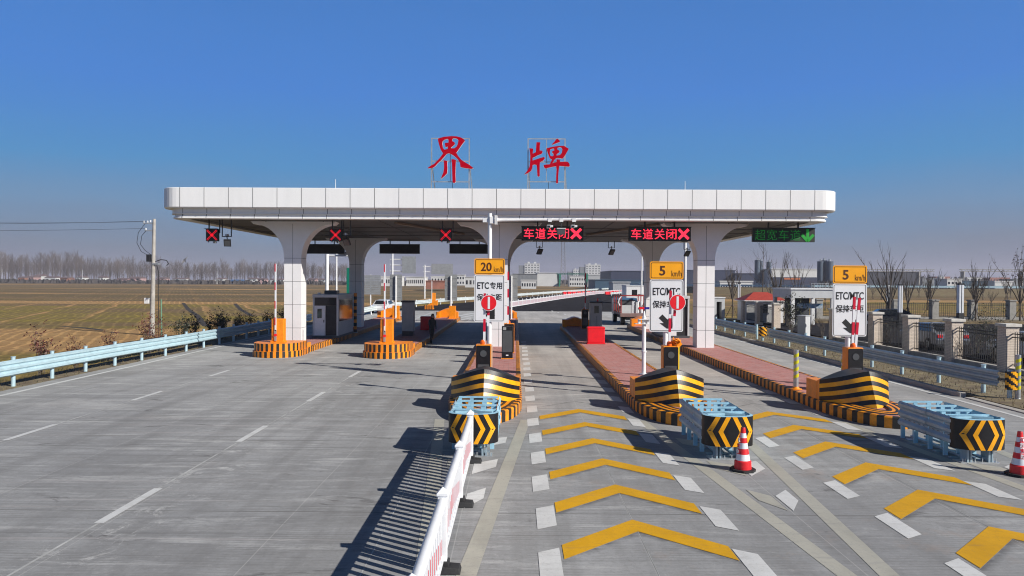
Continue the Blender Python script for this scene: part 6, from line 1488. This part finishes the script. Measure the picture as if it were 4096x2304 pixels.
# ------------------------------------------------------------------ village and poplars on the left horizon
GV = 'village houses along the far edge of the field'
def house(px0, px1, ytop, Y, m, label, two=True, rm=None):
    a, b = D(px0, 1110, Y).x, D(px1, 1110, Y).x; h = HC + (1112 - ytop) / F * Y; t = thing('village_house', label, 'house', (a, Y, -0.42), group=GV); w = b - a; d = 9
    MB().box(0, w, 0, d, 0, h * 0.78, m).build('walls', t)
    r_ = MB(); o = 0.4; z = h * 0.78; r_.add([(-o, -o, z), (w + o, -o, z), (w + o, d + o, z), (-o, d + o, z), (-o, d / 2, h), (w + o, d / 2, h)], [(0, 1, 5, 4), (2, 3, 4, 5), (0, 4, 3), (1, 2, 5), (3, 2, 1, 0)], rm or mat('grey_tile', (0.14, 0.10, 0.10), 0.8, var=0.2)); r_.build('roof', t)
    n = max(2, int(w / 3.2))
    for j in range(2 if two else 1):
        for i in range(n): MB().box(w * (i + .3) / n, w * (i + .7) / n, -0.05, -0.01, h * .78 * (j + .3) / (2 if two else 1), h * .78 * (j + .75) / (2 if two else 1), GLASS).build('window', t)
HP = mat('pink_wall', (0.42, 0.27, 0.26), 0.8, var=0.15, scale=0.3); HB = mat('brown_wall', (0.26, 0.13, 0.09), 0.8, var=0.2, scale=0.3)
for a, b, y, m, lb, two in ((112, 134, 1100, HP, 'pinkish house left of a white-gabled house in the far village', True), (136, 164, 1095, FW, 'white-gabled two-storey house near the left end of the far village', True), (178, 222, 1103, FW, 'long low white house right of the white-gabled one', False), (72, 98, 1104, HB, 'red-brown shed at the left end of the far village', False), (240, 270, 1104, HB, 'brown house with a red door in the far village', False), (306, 330, 1101, FW, 'white two-storey house beside a slim white pole', True), (391, 412, 1101, FW, 'narrow white house standing alone in the far village', True), (465, 508, 1108, HP, 'low pinkish house left of the utility pole', False), (515, 562, 1102, HP, 'long pinkish house with white trim just left of the utility pole', True), (624, 658, 1104, HP, 'pinkish house just right of the utility pole', True), (692, 742, 1106, FW, 'low white house between the utility pole and the canopy', False), (862, 892, 1105, FW, 'white house beside a thin mast left of the blue shed', True), (918, 964, 1112, mat('blue_roof', (0.05, 0.13, 0.28), 0.5), 'low blue-roofed shed in the far village', False), (990, 1024, 1104, FW, 'white house right of the blue-roofed shed', True), (1030, 1058, 1105, HP, 'pink house left of the striped barrier arm', True), (1080, 1128, 1107, FW, 'white house close to the left front column', False), (1232, 1262, 1104, HP, 'pink house right of the left front column', True), (1272, 1300, 1106, FW, 'white house left of the roadside gantry pole', True)):
    house(a, b, y, 560 + (a * 7) % 60, m, lb, two, rm=MT.get('blue_roof') if m is MT.get('blue_roof') else None)
def poplar(seed, h=24):
    rng = random.Random(seed); t = thing('poplar_tree', 'slim bare poplar in the hazy row behind the far village', 'tree', (0, 0, 0), group='bare poplars on the left horizon')
    MB().tube((0, 0, 0), (0, 0, h * 0.35), 0.30, POPLAR, 0.2, n=6).build('trunk', t); mb = MB(); mb.tube((0, 0, h * 0.35), (rng.uniform(-.6, .6), 0, h), 0.2, POPLAR, 0.03, n=4, cap=False)
    for i in range(34):
        z = h * rng.uniform(0.16, 0.93); a = rng.uniform(0, 6.3); s = rng.uniform(0.25, 0.6)
        branch(mb, (0, 0, z), (math.cos(a) * s, math.sin(a) * s, 1.0), (h - z) * 0.45 + rng.uniform(1.5, 3.0), 0.085, 1, rng, POPLAR, 0.5, 0.4, (3, 5), n=3, ratio=0.6)
    mb.build('crown', t); return t
pops = [poplar(40 + i) for i in range(5)]
rng = random.Random(9); k = 0
for row, (Y, n, hs) in enumerate(((640, 105, 0.95), (710, 100, 1.08), (800, 88, 1.25))):
    for i in range(n):
        px = -30 + (i + rng.uniform(-.45, .45)) * (1480 / n); g_ = D(px, 1110, Y + rng.uniform(-25, 25))
        s = hs * rng.uniform(0.62, 1.08) * (1.12 if px < 330 else (0.80 if px > 640 else 0.92))
        if px > 1150: s *= 0.95
        if rng.random() < 0.02: continue
        if k < 5: o = pops[k]; o.location = (g_.x, g_.y, -0.42); o.scale = (s * 1.1, s * 1.1, s); k += 1
        else: dup(rng.choice(pops), (g_.x, g_.y, -0.42), rng.uniform(0, 6.3), scale=(s * 1.1, s * 1.1, s))
# low far woods and hedges read as one mass
hb = MB()
for i in range(2600):
    px = rng.uniform(-80, 4200); Y = rng.uniform(520, 620) if px < 1700 else rng.uniform(700, 1100)
    hgt = rng.uniform(1.0, 3.4) * (1.0 if px < 1700 else (1.6 if px < 2700 else 3.4)); x = D(px, 1110, Y).x; w = rng.uniform(1.0, 3.0) * Y / 600
    for j in range(2):
        a = rng.uniform(0, 3.14); dx, dy = math.cos(a) * w, math.sin(a) * w
        hb.add([(x - dx, Y - dy, -0.2), (x + dx, Y + dy, -0.2), (x + dx * .7, Y + dy * .7, hgt * .8), (x, Y, hgt), (x - dx * .6, Y - dy * .6, hgt * .7)], [(0, 1, 2, 3, 4)], mat('far_woods', (0.055, 0.048, 0.045), 0.95, var=0.3, scale=0.2))
tag(hb.build('far_woods'), 'low dark scrub and woods along the whole horizon', 'woods', kind='stuff')
# ditches in the field
mb = MB()
for pts in ([(733, 1212), (755, 1240), (790, 1262), (808, 1290), (826, 1305)], [(940, 1215), (962, 1238), (1006, 1263)], [(250, 1306), (330, 1311), (420, 1322)], [(705, 1180), (722, 1205)]):
    P = [G(a, b, -1.35) for a, b in pts]
    for a, b in zip(P, P[1:]):
        d = (b - a).normalized(); s = Vector((d.y, -d.x, 0)) * 0.35; sheet(mb, [(a - s).xy, (a + s).xy, (b + s).xy, (b - s).xy], -1.344, mat('ditch_soil', (0.03, 0.022, 0.015), 0.95, var=0.3))
structure(mb.build('field_ditches'))
for px, Y, yt, lb in ((8, 560, 1075, 'thin white mast at the left edge of the far village'), (329, 560, 1077, 'thin white mast beside the white two-storey house'), (868, 520, 1080, 'thin white mast left of the blue-roofed shed')):
    t = thing('thin_mast', lb, 'mast', (D(px, 1110, Y).x, Y, -0.1), group='thin masts in the far village'); h = zpx(yt, Y, 1112); MB().tube((0, 0, 0), (0, 0, h), 0.22, LGREY, 0.15, n=6).build('pole', t); MB().box(-.4, .4, -.4, .4, 0, 0.4, CONC).build('footing', t)
# bird
p = D(738, 1045, 60); t = thing('flying_bird', 'small bird gliding with spread wings right of the utility pole', 'bird', p); t.rotation_euler = (R(55), R(-50), 0)
mb = MB(); mb.add([(-0.55, 0.05, 0.02), (-0.25, 0.10, 0.06), (0, 0.12, 0.03), (0.25, 0.10, 0.06), (0.55, 0.05, 0.02), (0.25, -0.06, 0.05), (0, -0.10, 0.02), (-0.25, -0.06, 0.05), (0, -0.26, 0.0), (0, 0.26, 0.02), (0, 0, -0.06)], [(0, 7, 1), (1, 7, 6, 2), (2, 6, 5, 3), (3, 5, 4), (6, 8, 10), (8, 5, 10), (9, 2, 10), (1, 9, 10), (3, 10, 9), (7, 10, 6)], mat('feather', (0.35, 0.34, 0.34), 0.8, var=0.2)); mb.build('body', t)

# ------------------------------------------------------------------ haze
HZ = bpy.data.materials.new('haze_air'); HZ.use_nodes = True; ht = HZ.node_tree; ht.nodes.clear()
ho = ht.nodes.new('ShaderNodeOutputMaterial'); hv = ht.nodes.new('ShaderNodeVolumePrincipled')
hv.inputs['Color'].default_value = (0.86, 0.85, 0.95, 1); hv.inputs['Density'].default_value = 0.00028; hv.inputs['Anisotropy'].default_value = 0.1
ht.links.new(hv.outputs[0], ho.inputs['Volume'])
HAZE = True
if HAZE:
    mb = MB(); mb.box(-2950, 2950, -80, 2950, -2.4, 62, HZ); o = mb.build('haze'); tag(o, 'thin greyish winter haze over the plain', 'haze', kind='stuff')
